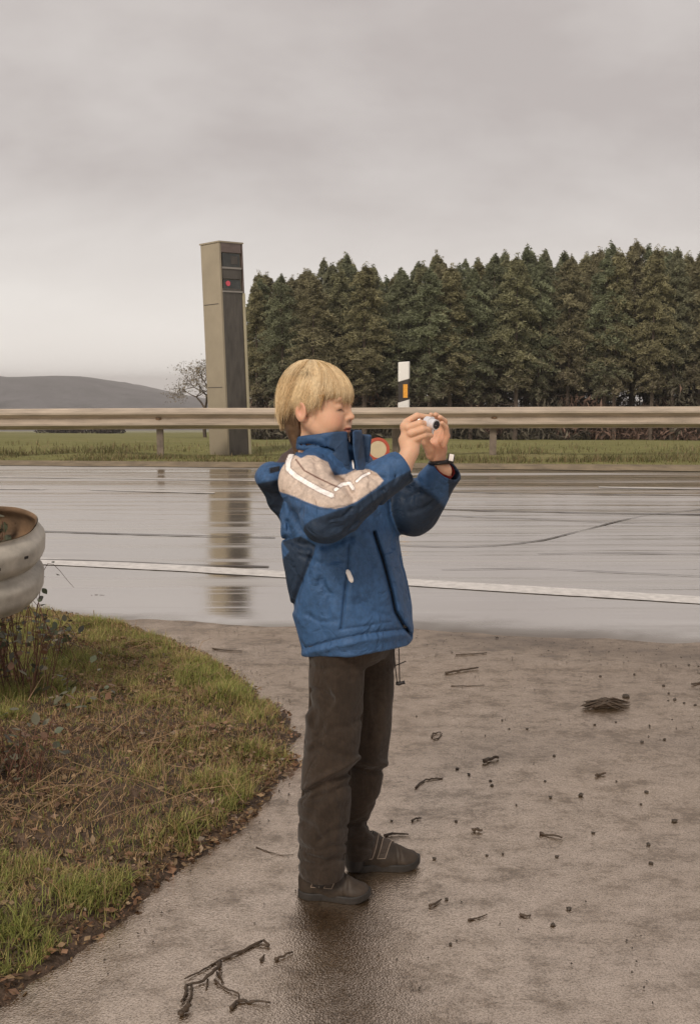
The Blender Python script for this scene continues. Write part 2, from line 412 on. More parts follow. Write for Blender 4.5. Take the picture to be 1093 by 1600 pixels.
gx = np.concatenate([-np.geomspace(3000, 14, 26), np.linspace(-12, 12, 49), np.geomspace(14, 3000, 26)])
gy = np.concatenate([[-60, -20, -8, -3], np.linspace(-1, 24, 51), np.geomspace(26, 3000, 44)])
GX, GY = np.meshgrid(gx, gy)
def zfield(x, y):
    z = zroad(y, np.clip(x, -12, 12))
    P = np.stack([x, y, 0 * x], -1)
    amp = np.clip((y - 18) / 40, 0, 1)
    z = z + amp * 0.25 * fbm(P, 0.06, 3, 3)
    z = z + 0.05 * np.clip((y - 14.2) / 1.0, 0, 1) * fbm(P, 0.8, 5, 2)
    return z
GZ = zfield(GX, GY) - 0.012
def grid_faces(nr, nc):
    i = np.arange(nr - 1)[:, None] * nc + np.arange(nc - 1)[None, :]
    return np.stack([i, i + 1, i + nc + 1, i + nc], -1).reshape(-1, 4)
tag(mesh_obj('ground', np.stack([GX, GY, GZ], -1), grid_faces(*GX.shape), M['ground'], smooth=True), kind='structure')

# lay-by sheet
ax = np.concatenate([np.linspace(-9, -3, 20)[:-1], np.linspace(-3, 4, 180), np.linspace(4, 12, 20)[1:]]); at = np.concatenate([np.linspace(0, 0.45, 10)[:-1], np.linspace(0.45, 1, 160)])
AX, AT = np.meshgrid(ax, at)
AY = -4 + (ynear(AX) + 0.35 + 4) * AT
ef = np.clip((ynear(AX) - 0.05 - AY) / 0.25, 0, 1)
AP = np.stack([AX, AY, 0 * AX], -1)
AZ = zroad(AY, AX) + 0.002 * ef + 0.004 * fbm(AP, 0.9, 11, 3) * ef - 0.002 * (1 - ef)
md = np.exp(-((AY - ynear(AX) + 0.14) / 0.22) ** 2) * np.clip((AX + 0.1) / 0.8, 0.12, 1) * (0.95 + 0.7 * fbm(AP, (1.5, 4, 1), 13, 3))   # mud washed to the road edge
md = md + 0.8 * np.clip(fbm(AP, (0.9, 1.9, 1), 14, 4) - 0.12, 0, 1) * 1.0
wetm = np.clip(np.exp(-((AX + 0.75 + 0.25 * (AY - 5)) / 0.45) ** 2) * np.clip((AY - 3.2) / 0.8, 0, 1) + 0.7 * np.exp(-((AX - (-0.1 - 0.42 * (3.6 - AY))) / 0.28) ** 2) * (AY < 4.4) + 0.8 * fbm(AP, (1.5, 2.6, 1), 16, 4) + 0.8 * np.exp(-((AX - 0.0) / 0.35) ** 2 - ((AY - 2.2) / 0.7) ** 2), 0, 1)
ACOL = np.stack([np.clip(md, 0, 1), wetm, 0 * md], -1).reshape(-1, 3)
tag(mesh_obj('wet_tarmac_lay_by', np.stack([AX, AY, AZ], -1), grid_faces(*AX.shape), M['apron'], smooth=True, colors=ACOL), kind='structure')

# the road: gently rutted wet sheet
def road_z(x, y):
    P = np.stack([x, y, 0 * x], -1)
    return zroad(y, x) + 0.008 + 0.0028 * noise(P, (0.10, 1.15, 1), 21) + 0.0010 * noise(P, (0.35, 2.9, 1), 22)
rx = np.concatenate([np.linspace(-70, -9, 26)[:-1], np.linspace(-9, 9, 361), np.linspace(9, 70, 26)[1:]])
rt = np.linspace(0, 1, 130)
RX, RT = np.meshgrid(rx, rt)
edge = 0.11 * fbm(np.stack([RX, 0 * RX, 0 * RX], -1), 2.2, 31, 6)
RY = (ynear(RX) + edge) + (yfar(RX) - ynear(RX) - edge) * RT
RZ = road_z(RX, RY); RZ[0] -= 0.022; RZ[1] -= 0.004
RY[1] = RY[0] + 0.05
RP = np.stack([RX, RY, 0 * RX], -1); dn_ = RY - ynear(RX)
RM = np.clip(1.0 - dn_ / (0.16 + 0.20 * np.clip((RX + 0.3) / 1.5, 0, 1)) + 0.9 * fbm(RP, (1.6, 6, 1), 37, 4), 0, 1) * np.exp(-(dn_ / 0.55) ** 2)
RCOL = np.stack([RM, 0 * RM, 0 * RM], -1).reshape(-1, 3)
tag(mesh_obj('road', np.stack([RX, RY, RZ], -1), grid_faces(*RX.shape), M['road'], smooth=True, colors=RCOL), kind='structure')

def road_pt(px, py):
    z = 0.2
    for _ in range(12):
        g = G(px, py, z); z = float(zroad(g[1], g[0]))
    return g[:2]
def strip(name, pts, wd, mat, dz, jag=0.0, seed=1):
    """a painted line, tar seam or dark water streak lying on the road, pts in ground coordinates"""
    P = np.array(pts); seg = np.linalg.norm(np.diff(P, axis=0), axis=1); s = np.concatenate([[0], np.cumsum(seg)])
    n = max(8, int(s[-1] / 0.10)); q = np.linspace(0, s[-1], n)
    C = np.stack([np.interp(q, s, P[:, 0]), np.interp(q, s, P[:, 1])], -1)
    Td = np.gradient(C, axis=0); Td /= np.linalg.norm(Td, axis=1)[:, None]; Nn = np.stack([-Td[:, 1], Td[:, 0]], -1)
    Q = np.stack([q, 0 * q, 0 * q], -1)
    wl = wd * np.maximum(1 + jag * 1.6 * fbm(Q, 2.0, seed, 4), 0.04) / 2; wr = wd * np.maximum(1 + jag * 1.6 * fbm(Q, 2.6, seed + 9, 4), 0.04) / 2
    rows = []
    for k in (-1.0, -0.33, 0.33, 1.0):
        ww = np.where(k < 0, wl, wr)
        xy = C + Nn * (ww * k)[:, None]
        rows.append(np.column_stack([xy, road_z(xy[:, 0], xy[:, 1]) + dz]))
    V = np.stack(rows, 1).reshape(-1, 3)
    return tag(mesh_obj(name, V, grid_faces(n, 4)[:, ::-1].copy(), mat, smooth=True), kind='structure')
line = [road_pt(x, y) for x, y in ((-40, 873), (60, 879), (330, 893), (560, 908), (800, 923), (1093, 941))]
d0 = (line[0] - line[1]) / np.linalg.norm(line[0] - line[1]); d1 = (line[-1] - line[-2]) / np.linalg.norm(line[-1] - line[-2])
line = [line[0] + d0 * 6] + line + [line[-1] + d1 * 3]
strip('edge_line', line, 0.195, M['paint'], 0.004, 0.10, 3)
for pp, wd in (([(-60, 746), (120, 748), (345, 751), (420, 752)], 0.12), ([(-80, 765), (70, 766)], 0.15), ([(140, 767), (335, 772)], 0.13),
               ([(935, 763), (1250, 768)], 0.16)):
    strip('lane_line', [road_pt(*p) for p in pp], wd * 0.8, M['worn'], 0.004, 0.45, 5)
for k, (pp, wd) in enumerate((([(45, 831), (110, 833), (200, 836), (330, 840), (430, 842)], 0.035), ([(40, 876), (120, 878.5), (200, 881), (300, 885), (420, 888)], 0.030),
               ([(560, 850), (640, 855), (700, 857), (780, 855), (850, 846), (940, 822), (1010, 806), (1100, 797)], 0.022),
               ([(640, 769), (780, 772), (1120, 776)], 0.03), ([(640, 795), (760, 800), (900, 803), (1120, 806)], 0.035),  # dark water streaks on the road, drawn as strips in the tar colour
               ([(840, 868), (940, 866), (1100, 868)], 0.012), ([(690, 893), (830, 890), (1100, 903)], 0.010),
               ([(650, 806), (800, 811), (960, 818), (1110, 821)], 0.018))):
    strip('seam_and_water_streak', [road_pt(*p) for p in pp], wd, M['seam_streak'], 0.0045, 0.95, 20 + k)

# distant hills
hx = np.linspace(-2600, 1500, 160); hy = np.linspace(0, 1, 30)
HX, HT = np.meshgrid(hx, hy)
ridge_px = [-2000, -300, 0, 25, 60, 100, 130, 160, 185, 210, 240, 280, 320, 400, 600, 900, 1400]
ridge_py = [560, 575, 583, 586, 591, 590, 588, 587, 592, 599, 607, 612, 622, 632, 628, 625, 625]
rpx = 546.5 + F * HX / 1500.0
ridge = HC + (600 - np.interp(rpx, ridge_px, ridge_py)) * 1500.0 / F
HY = 1000 + 500 * HT + 900 * np.clip(HT - 0.7, 0, 1)
sh = np.sin(np.clip(HT / 0.7, 0, 1) * math.pi / 2) ** 1.3
HZ = -46 + (ridge + 46) * sh - 40 * np.clip(HT - 0.7, 0, 1) + 2.2 * fbm(np.stack([HX, HY, 0 * HX], -1), 0.025, 41, 4) * np.clip(HT * 4, 0, 1)
M['hill'] = simple('wooded_hillside', (0.045, 0.042, 0.046), 0.95, var=0.85, scale=0.03, bmp=0.6, bscale=0.2, bd=3.0)
tag(mesh_obj('hills', np.stack([HX, HY, HZ], -1), grid_faces(*HX.shape), M['hill'], smooth=True), kind='structure')

# ------------------------------------------------------------------ far guardrail
def wprofile():
    # (out, up) of a W-beam, 0.31 m high, 0.08 deep
    return [(0.0, 0.0), (0.004, 0.012), (0.060, 0.045), (0.080, 0.062), (0.080, 0.088), (0.060, 0.105), (0.006, 0.142), (0.0, 0.150), (0.0, 0.160), (0.006, 0.168),
            (0.060, 0.205), (0.080, 0.222), (0.080, 0.248), (0.060, 0.265), (0.004, 0.298), (0.0, 0.31)]
xs0 = W(248, 700, 16)[0]; xs1 = W(770, 700, 16)[0]; DX = xs1 - xs0
rail = empty('guardrail', (xs0, float(yrail(xs0)), float(zroad(yrail(xs0)))), 'long weathered steel guardrail running along the far side of the wet road', 'guardrail')
RB = 0.655  # bottom of the beam
def rail_top(x): return 0.004 * x
prof = wprofile()
for k in range(-5, 7):
    xa = xs0 + k * DX - 0.12; xb = xs0 + (k + 1) * DX + 0.12
    v = []; n = 14
    off = 0.0 if k % 2 == 0 else -0.004
    for i in range(n + 1):
        x = xa + (xb - xa) * i / n
        dent = 0.006 * float(noise(np.array([[x, 0, 0]]), 0.9, 5)[0])
        for (o, u) in prof:
            v.append((x, float(yrail(x)) - o + off + dent, RB + u + rail_top(x) + 0.5 * dent))
        for (o, u) in prof[::-1]:
            v.append((x, float(yrail(x)) - o + off + dent + 0.004, RB + u + rail_top(x) + 0.5 * dent))
    m_ = 2 * len(prof); f = []
    for i in range(n):
        for j in range(m_):
            f.append((i * m_ + j, (i + 1) * m_ + j, (i + 1) * m_ + (j + 1) % m_, i * m_ + (j + 1) % m_))
    f.append(tuple(range(m_))); f.append(tuple(n * m_ + j for j in range(m_))[::-1])
    mesh_obj('beam', v, f, M['steel'], rail)
for k in range(-5, 8):
    x = xs0 + k * DX; y = float(yrail(x)); zg_ = float(zroad(y, x)) - 0.15; zt = RB + 0.22 + rail_top(x)
    b_ = MB()   # sigma post: open channel
    b_.box((x - 0.045, y + 0.09, (zg_ + zt) / 2), 0.006, 0.055, zt - zg_); b_.box((x + 0.045, y + 0.09, (zg_ + zt) / 2), 0.006, 0.055, zt - zg_)
    b_.box((x, y + 0.063, (zg_ + zt) / 2), 0.084, 0.006, zt - zg_)
    b_.build('post', M['steelpost'], rail)
    MB().box((x, y + 0.032, RB + 0.155 + rail_top(x)), 0.10, 0.05, 0.12).build('spacer', M['steelpost'], rail)
    MB().box((x, y - 0.010, RB + 0.155 + rail_top(x)), 0.085, 0.012, 0.05).build('bolt_plate', M['rust'], rail)
    bl = MB()
    bl.tube([(x, y - 0.02, RB + 0.155 + rail_top(x)), (x, y - 0.035, RB + 0.155 + rail_top(x))], 0.018, 6)
    bl.build('bolt', M['rust'], rail)

# ------------------------------------------------------------------ speed camera column
cb = W(360, 706, 16.9); cb[2] = float(zroad(16.9)) - 0.05
Hc = 3.20; wdt = 0.455
spc = empty('speed_camera_column', cb, 'tall beige and dark speed camera column with a red light, leaning slightly behind the guardrail', 'speed camera')
yaw = math.radians(45)
Rc = Matrix.Rotation(-math.radians(1.75), 3, 'Y') @ Matrix.Rotation(yaw, 3, 'Z')
def cb_(mb, c, s): return mb.box(np.array(cb) + np.array(Rc @ Vector(c)), *s, R=Rc)
h = wdt / 2
# local: -y face (after yaw 45) points right-front ; -x face points left-front
cb_(MB(), (0, 0.02, Hc / 2), (wdt, wdt - 0.04, Hc)).build('housing', M['tan'], spc, bevel=0.012)
fy = -h
lowz = 0.0
cb_(MB(), (-h + 0.016, fy + 0.02, Hc / 2), (0.032, 0.04, Hc)).build('front_edge', M['tan'], spc)
cb_(MB(), (h - 0.018, fy + 0.006, Hc * 0.385), (0.036, 0.046, Hc * 0.77)).build('front_edge', M['tan2'], spc, bevel=0.004)
cb_(MB(), (h - 0.012, fy + 0.02, Hc * 0.885), (0.024, 0.036, Hc * 0.228)).build('front_edge', M['darkbrown'], spc)
cb_(MB(), (-0.01, fy + 0.018, Hc * 0.395), (wdt - 0.085, 0.03, Hc * 0.79)).build('front_panel', M['darkpanel'], spc)
cb_(MB(), (0.0, fy + 0.015, Hc - 0.07), (wdt - 0.075, 0.034, 0.14)).build('head_panel', M['darkbrown'], spc)
cb_(MB(), (0.0, fy + 0.02, Hc - 0.25), (wdt - 0.12, 0.02, 0.20)).build('camera_window', M['glass'], spc)
cb_(MB(), (0.06, fy + 0.008, Hc - 0.25), (0.13, 0.006, 0.12)).build('window_reflector', M['darkpanel'], spc)
cb_(MB(), (0.0, fy + 0.012, Hc - 0.37), (wdt - 0.09, 0.04, 0.028)).build('divider', M['divider'], spc)
cb_(MB(), (0.0, fy + 0.016, Hc - 0.46), (wdt - 0.10, 0.03, 0.14)).build('middle_panel', M['darkpanel'], spc)
cb_(MB(), (0.0, fy + 0.022, Hc - 0.62), (wdt - 0.12, 0.02, 0.16)).build('flash_window', M['glass'], spc)
q = MB(); c0 = np.array(cb) + np.array(Rc @ Vector((-0.08, fy + 0.010, Hc - 0.60))); nrm = np.array(Rc @ Vector((0, -1, 0)))
q.tube([c0, c0 + nrm * 0.01], 0.040, 14); q.build('red_lamp', M['red'], spc)
cb_(MB(), (0.0, fy + 0.012, Hc - 0.72), (wdt - 0.07, 0.04, 0.024)).build('divider', M['divider'], spc)
cb_(MB(), (0, 0, Hc + 0.011), (wdt + 0.02, wdt + 0.02, 0.022)).build('roof_plate', M['tan'], spc)
for zz in (1.05, 2.3):
    cb_(MB(), (-h - 0.001, 0.02, zz), (0.006, wdt - 0.10, 0.010)).build('panel_joint', M['darkpanel'], spc)

# ------------------------------------------------------------------ delineator post behind the rail
db = W(630, 700, 16.35); db[2] = float(zroad(16.35))
dl = empty('delineator_post', db, 'white plastic delineator post with slanted dark band and orange reflector above the guardrail', 'delineator')
def prism(mb, x0, x1, y0, y1, zb, zt, sl_b=0.0, sl_t=0.0):
    v = []
    for (x, y) in ((x0 + 0.02, y0), (x1 - 0.02, y0), (x1, y0 + 0.02), (x1, y1), (x0, y1), (x0, y0 + 0.02)):
        s_ = (x - x0) / (x1 - x0)
        v.append((x, y, zb + sl_b * s_)); v.append((x, y, zt + sl_t * s_))
    f = [(2 * i, (2 * i + 2) % 12, (2 * i + 3) % 12, 2 * i + 1) for i in range(6)]
    f += [tuple(2 * i + 1 for i in range(6)), tuple(2 * i for i in range(6))[::-1]]
    return mb.add(v, f)
dx0, dx1 = db[0] - 0.085, db[0] + 0.085
def zpx(py): return float(W(630, py, 16.35)[2])
prism(MB(), dx0, dx1, 16.30, 16.42, zpx(597), zpx(566), 0.05, 0.012).build('white_head', M['white'], dl, bevel=0.01)
prism(MB(), dx0 + 0.006, dx1 - 0.006, 16.305, 16.415, zpx(629), zpx(597) - 0.002, 0.05, 0.05).build('dark_band', M['bandblack'], dl)
MB().box((db[0] + 0.02, 16.298, zpx(611)), 0.065, 0.01, 0.20).build('reflector', M['orange'], dl)
prism(MB(), dx0, dx1, 16.30, 16.42, zpx(643), zpx(629) - 0.002, 0.0, 0.05).build('white_base', M['white'], dl)
prism(MB(), db[0] - 0.17, db[0] - 0.06, 16.27, 16.33, db[2] - 0.05, 0.95).build('mounting_post', M['steelpost'], dl)
MB().box((db[0] - 0.06, 16.30, 0.90), 0.18, 0.05, 0.06).build('bracket', M['steelpost'], dl)

# ------------------------------------------------------------------ small round sign below the rail
sc_ = W(590, 702, 15.2)
sg = empty('round_sign', (sc_[0], 15.2, float(zroad(15.2))), 'small round cream sign with red rim low in the verge beyond the boy', 'sign')
def disc(mb, c, r0, r1, y0, y1, n=28):
    v = []
    for k in range(n):
        a = 2 * math.pi * k / n
        for (r, y) in ((r0, y0), (r1, y0), (r1, y1), (r0, y1)): v.append((c[0] + r * math.cos(a), y, c[2] + r * math.sin(a)))
    f = []
    for k in range(n):
        a, b2 = 4 * k, 4 * ((k + 1) % n)
        for j in range(4): f.append((a + j, b2 + j, b2 + (j + 1) % 4, a + (j + 1) % 4))
    return mb.add(v, f)
disc(MB(), sc_, 0.120, 0.165, 15.185, 15.20).build('red_rim', M['signred'], sg)
disc(MB(), sc_, 0.001, 0.122, 15.190, 15.198).build('sign_face', M['signcream'], sg)
MB().tube([(sc_[0], 15.22, sg.location.z - 0.02), (sc_[0], 15.22, sc_[2] + 0.12)], 0.022, 8).build('pole', M['steelpost'], sg)

# ------------------------------------------------------------------ near guardrail end on the left
ctrl = [W(-420, 960, 3.5), W(-200, 930, 3.6), W(-90, 912, 3.68), W(-20, 898, 3.78), W(20, 885, 3.88), W(36, 870, 3.98), W(40, 856, 4.08), W(30, 846, 4.18), W(5, 838, 4.26), W(-40, 836, 4.30), W(-90, 840, 4.32)]
ctrl = np.array(ctrl) + [0.036, 0, -0.030]
def catmull(P, n):
    P = np.vstack([2 * P[0] - P[1], P, 2 * P[-1] - P[-2]]); o = []
    for i in range(1, len(P) - 2):
        for k in range(n):
            t_ = k / n; a, b2, c, d = P[i - 1], P[i], P[i + 1], P[i + 2]
            o.append(0.5 * ((2 * b2) + (-a + c) * t_ + (2 * a - 5 * b2 + 4 * c - d) * t_ ** 2 + (-a + 3 * b2 - 3 * c + d) * t_ ** 3))
    o.append(P[-2]); return np.array(o)
path = catmull(ctrl, 6)
re_ = empty('guardrail_end', W(-60, 1000, 3.9) * [1, 1, 0], 'scuffed pale end of a guardrail curled round, rusty inside, above the brambles at left edge', 'guardrail')
tn = np.gradient(path, axis=0); tn /= np.linalg.norm(tn, axis=1)[:, None]
upv = np.array([0.10, -0.12, 1.0]); upv /= np.linalg.norm(upv)
side = np.cross(tn, upv); side /= np.linalg.norm(side, axis=1)[:, None]
def rprof():
    o = []
    for k in range(25):
        u = k / 24
        o.append((0.034 * min(1.0, 1.25 * abs(math.sin(u * 2 * math.pi))) - (0.010 if abs(u - 0.5) < 0.03 else 0), (u - 0.5) * 0.275))
    o[-1] = (0.0, o[-1][1]); o.append((0.006, o[-1][1] + 0.012)); return o
rp_ = rprof(); n_ = len(path)
fad = np.clip((n_ - 1 - np.arange(n_)) / 8.0, 0.55, 1)
for nm, th, mt in (('end_plate', 0.0, 'railend'), ('inner_face', -0.004, 'rust')):
    v = []
    for i in range(n_):
        for (o, u) in rp_:
            uu = u
            if i > n_ - 9 and u > 0: uu = u * (0.78 if (i // 3) % 2 else 0.97)
            v.append(path[i] + side[i] * (o + th) + upv * uu)
    mesh_obj(nm, v, grid_faces(n_, len(rp_)), M[mt], re_, smooth=True)
# slots and scuffs as thin plates following the near side of the upper wave
for i, u, l in ((16, 0.075, 0.045), (21, 0.095, 0.016), (13, 0.060, 0.06)):
    p = path[i] + side[i] * 0.066 + upv * u
    MB().box(p, l, 0.003, 0.010, R=Matrix(((tn[i][0], side[i][0], upv[0]), (tn[i][1], side[i][1], upv[1]), (tn[i][2], side[i][2], upv[2])))).build('slot', M['black'], re_)
mbp = MB(); pp = W(-60, 900, 3.85)
mbp.box((pp[0], pp[1] + 0.1, 0.35), 0.10, 0.06, 0.9); mbp.build('post', M['steelpost'], re_)

# ------------------------------------------------------------------ grass bank
bank_px = [(462, 1152), (464, 1180), (445, 1225), (410, 1262), (372, 1298), (330, 1330), (290, 1356), (240, 1385), (210, 1425), (185, 1462), (140, 1500), (92, 1532), (45, 1566), (-20, 1600), (-120, 1660),
           (-900, 1760), (-2400, 1100), (-1200, 952), (-300, 952), (40, 962), (118, 972), (205, 988), (280, 1008), (330, 1030), (372, 1054), (405, 1080), (440, 1110)]
BK = np.array([G(x, y)[:2] for x, y in bank_px])
def polydist(P, poly):
    d = np.full(len(P), 1e9); ins = np.zeros(len(P), bool)
    for i in range(len(poly)):
        a, b2 = poly[i], poly[(i + 1) % len(poly)]
        ab = b2 - a; t_ = np.clip(((P - a) @ ab) / (ab @ ab), 0, 1)
        d = np.minimum(d, np.linalg.norm(P - (a + t_[:, None] * ab), axis=1))
        c = ((a[1] > P[:, 1]) != (b2[1] > P[:, 1])) & (P[:, 0] < (b2[0] - a[0]) * (P[:, 1] - a[1]) / (b2[1] - a[1] + 1e-12) + a[0])
        ins ^= c
    return np.where(ins, d, -d)
def bank_h(P):
    Q = np.column_stack([P, np.zeros(len(P))])
    d = polydist(P, BK) + 0.07 * fbm(Q, 5.0, 51, 4)
    base = zroad(P[:, 1], P[:, 0])
    hgt = 0.030 * np.clip(d / 0.16, 0, 1) + 0.10 * np.clip(d, 0, 1.6) + 0.032 * fbm(Q, 4.0, 52, 4) * np.clip(d / 0.15, 0, 1) + 0.022 * fbm(Q, 20.0, 53, 3) * np.clip(d / 0.05, 0, 1)
    return base + np.where(d > 0, hgt, -0.05 + 0 * hgt), d
bx_ = np.linspace(-4.2, 0.1, 260); by_ = np.linspace(1.1, 6.4, 300)
BX, BY = np.meshgrid(bx_, by_)
BZ, _ = bank_h(np.column_stack([BX.ravel(), BY.ravel()]))
tag(mesh_obj('grass_bank', np.column_stack([BX.ravel(), BY.ravel(), BZ]), grid_faces(*BX.shape), M['soil'], smooth=True), kind='structure')

def blades(name, P2, Z, length, width, cols, mat, lean=0.6, seg=3, seed=1, lab=None):
    r = np.random.default_rng(seed); n = len(P2)
    az = r.uniform(0, 2 * np.pi, n); ln = lean * r.uniform(0.1, 1.3, n)
    d = np.stack([np.cos(az), np.sin(az), 0 * az], -1)
    wdv = np.stack([-np.sin(az + r.normal(0, 0.6, n)), np.cos(az), 0 * az], -1)
    base = np.column_stack([P2, Z])
    V = []; 
    for k in range(seg + 1):
        t_ = k / seg
        c = base + d * (length * ln * t_ ** 1.8)[:, None] + np.array([0, 0, 1.0]) * (length * (t_ - 0.35 * np.minimum(ln, 1.5) * t_ * t_))[:, None]
        wk = width * (1 - t_ ** 1.5) * 0.5
        if k < seg:
            V.append(c - wdv * wk[:, None]); V.append(c + wdv * wk[:, None])
        else: V.append(c)
    m_ = 2 * seg + 1
    V = np.stack(V, 1).reshape(-1, 3)
    b0 = np.arange(n)[:, None] * m_
    tris = []
    for k in range(seg - 1):
        tris += [[2 * k, 2 * k + 1, 2 * k + 3], [2 * k, 2 * k + 3, 2 * k + 2]]
    tris.append([2 * seg - 2, 2 * seg - 1, 2 * seg])
    T_ = (b0[:, :, None] + np.array(tris)[None]).reshape(-1, 3)
    o = mesh_obj(name, V, T_, mat, colors=np.repeat(cols, m_, axis=0))
    return tag(o, lab, None, None, 'stuff')
GREEN = np.array([0.25, 0.27, 0.075]); YEL = np.array([0.46, 0.39, 0.15]); STRAW = np.array([0.50, 0.335, 0.18]); BRN = np.array([0.17, 0.095, 0.055])
def bank_samples(n, seed):
    r = np.random.default_rng(seed)
    P = np.column_stack([r.uniform(-2.6, 0.05, n), r.uniform(1.3, 6.2, n)])
    Z, d = bank_h(P)
    return P, Z, d, r
P, Z, d, r = bank_samples(620000, 2)
Q = np.column_stack([P, 0 * Z])
pxx, pyy = PX(np.column_stack([P, Z]))
wet = fbm(Q, 1.6, 61, 3); tuft = fbm(Q, 9.0, 62, 2)
litter = 1.15 * np.exp(-(((pxx - 190) / 140) ** 2 + ((pyy - 1150) / 120) ** 2)) + 0.8 * np.exp(-(((pxx - 60) / 120) ** 2 + ((pyy - 1260) / 160) ** 2))
greenness = np.clip(0.70 + 1.3 * wet + 0.5 * tuft - 0.75 * litter, 0, 1)
keep = (d > 0.035 + 0.03 * tuft) & (r.uniform(0, 1, len(P)) < np.clip(0.26 + 1.0 * greenness * (0.55 + 1.0 * tuft), 0.12, 1)) & (r.uniform(0, 1, len(P)) < np.clip(d / 0.10, 0.15, 1))
P, Z, g_, d, tf, li = P[keep], Z[keep], greenness[keep], d[keep], tuft[keep], litter[keep]
n = len(P); u = r.uniform(0, 1, n)[:, None]
cols = GREEN * (0.65 + 0.75 * r.uniform(0, 1, (n, 1)))
cols = np.where(u > 0.35 + 0.6 * g_[:, None], STRAW * (0.5 + 0.8 * r.uniform(0, 1, (n, 1))), cols)
cols = np.where((u < 0.22) & (g_[:, None] > 0.3), YEL * (0.6 + 0.7 * r.uniform(0, 1, (n, 1))), cols)
ln = (0.020 + 0.036 * r.uniform(0, 1, n) ** 1.5) * (0.7 + 0.7 * np.clip(g_ + tf * 0.5, 0, 1))
blades('grass', P, Z - 0.004, ln, np.full(n, 0.0028), cols, M['grass'], 0.9, 3, 3, 'short green and straw coloured grass growing on the muddy bank at left')
print('blades', n)
# dead leaf and stalk litter on the bank
P, Z, d, r = bank_samples(260000, 5)
Q = np.column_stack([P, 0 * Z]); wl_ = fbm(Q, 3.0, 71, 3)
keep = (d > -0.01) & (r.uniform(0, 1, len(P)) < np.clip(0.30 + 0.9 * wl_ + 0.35 * (d < 0.14), 0.08, 0.8))
P, Z = P[keep], Z[keep]; n = len(P)
c = np.column_stack([P, Z + r.uniform(0, 0.020, n)])
a1 = r.normal(0, 1, (n, 3)); a1[:, 2] *= 0.35; a1 /= np.linalg.norm(a1, axis=1)[:, None]
a2 = np.cross(a1, r.normal(0, 1, (n, 3))); a2 /= np.linalg.norm(a2, axis=1)[:, None]
s1 = (0.003 + 0.012 * r.uniform(0, 1, n) ** 2)[:, None]; s2 = s1 * r.uniform(0.12, 0.7, n)[:, None]
V = np.stack([c - a1 * s1, c - a2 * s2, c + a1 * s1, c + a2 * s2], 1).reshape(-1, 3)
cc = np.where(r.uniform(0, 1, (n, 1)) < 0.55, BRN * r.uniform(0.5, 1.7, (n, 1)), STRAW * r.uniform(0.25, 0.75, (n, 1)))
tag(mesh_obj('leaf_litter', V, np.arange(4 * n).reshape(-1, 4), M['leaf'], colors=np.repeat(cc, 4, 0)), 'brown dead leaves and stalks littering the muddy bank', None, None, 'stuff')

# long dry stalks lying over the bank at the left
r = np.random.default_rng(12)
st = MB()
for k in range(190):
    a = G(r.uniform(-40, 330), r.uniform(985, 1330))[:2]
    zz, dd = bank_h(a[None])
    if dd[0] < 0.05: continue
    l_ = r.uniform(0.06, 0.28); an = r.uniform(0, math.pi * 2)
    p0 = np.array([a[0], a[1], zz[0] + 0.012]); p2 = p0 + np.array([math.cos(an) * l_, math.sin(an) * l_ * 0.6, r.uniform(-0.01, 0.08)])
    p1 = (p0 + p2) / 2 + np.array([0, 0, r.uniform(0.0, 0.05)])
    st.tube([p0, p1, p2], [0.0016, 0.0013, 0.0006], 3, cap=False)
M['stalk'] = simple('dry_stalk', (0.24, 0.155, 0.085), 0.8, var=0.5, scale=6)
tag(st.build('dry_stalks', M['stalk']), 'tangle of dry bent stalks lying over the bank', None, None, 'stuff')

# ------------------------------------------------------------------ bramble plants with broad leaves at the left edge
def leaf_mesh(nm, colv):
    pts = [(0, 0, 0)]; prof = [(0.12, 0.16), (0.30, 0.30), (0.50, 0.34), (0.70, 0.26), (0.88, 0.12)]
    v = [(0, 0, 0)]; 
    for (x, y) in prof: v += [(x, -y, 0.05 * y + 0.04 * x), (x, 0, -0.05 + 0.06 * math.sin(x * 3)), (x, y, 0.05 * y + 0.04 * x)]
    v.append((1, 0, -0.03)); f = [(0, 2, 1), (0, 3, 2)]
    for i in range(len(prof) - 1):
        a = 1 + 3 * i; f += [(a, a + 1, a + 4, a + 3), (a + 1, a + 2, a + 5, a + 4)]
    a = 1 + 3 * (len(prof) - 1); e = len(v) - 1; f += [(a, a + 1, e), (a + 1, a + 2, e)]
    me = bpy.data.meshes.new(nm); me.from_pydata(v, [], f); me.update()
    ca = me.color_attributes.new('Col', 'FLOAT_COLOR', 'POINT')
    for i in range(len(v)): ca.data[i].color = (*colv, 1)
    me.polygons.foreach_set('use_smooth', [True] * len(f)); me.materials.append(M['leaf'])
    return me
leafs = [leaf_mesh('leaf', c_) for c_ in ((0.085, 0.10, 0.055), (0.14, 0.135, 0.09), (0.20, 0.11, 0.065), (0.075, 0.075, 0.055), (0.26, 0.21, 0.14))]
brs = [((-14, 1085), 0.46, 260, 'low bramble with grey green leaves tucked under the curled guardrail end'),
       ((34, 1105), 0.27, 150, 'tangled bramble with dull leaves at left edge below the guardrail end'),
       ((14, 1235), 0.15, 120, 'dark leaved bramble at the left edge beside the dry bent stalks'),
       ((95, 1040), 0.09, 45, 'small straggling bramble at top of the bank right of the guardrail end'),
       ((115, 1115), 0.07, 40, 'few grey green bramble leaves in the brown litter of the bank')]
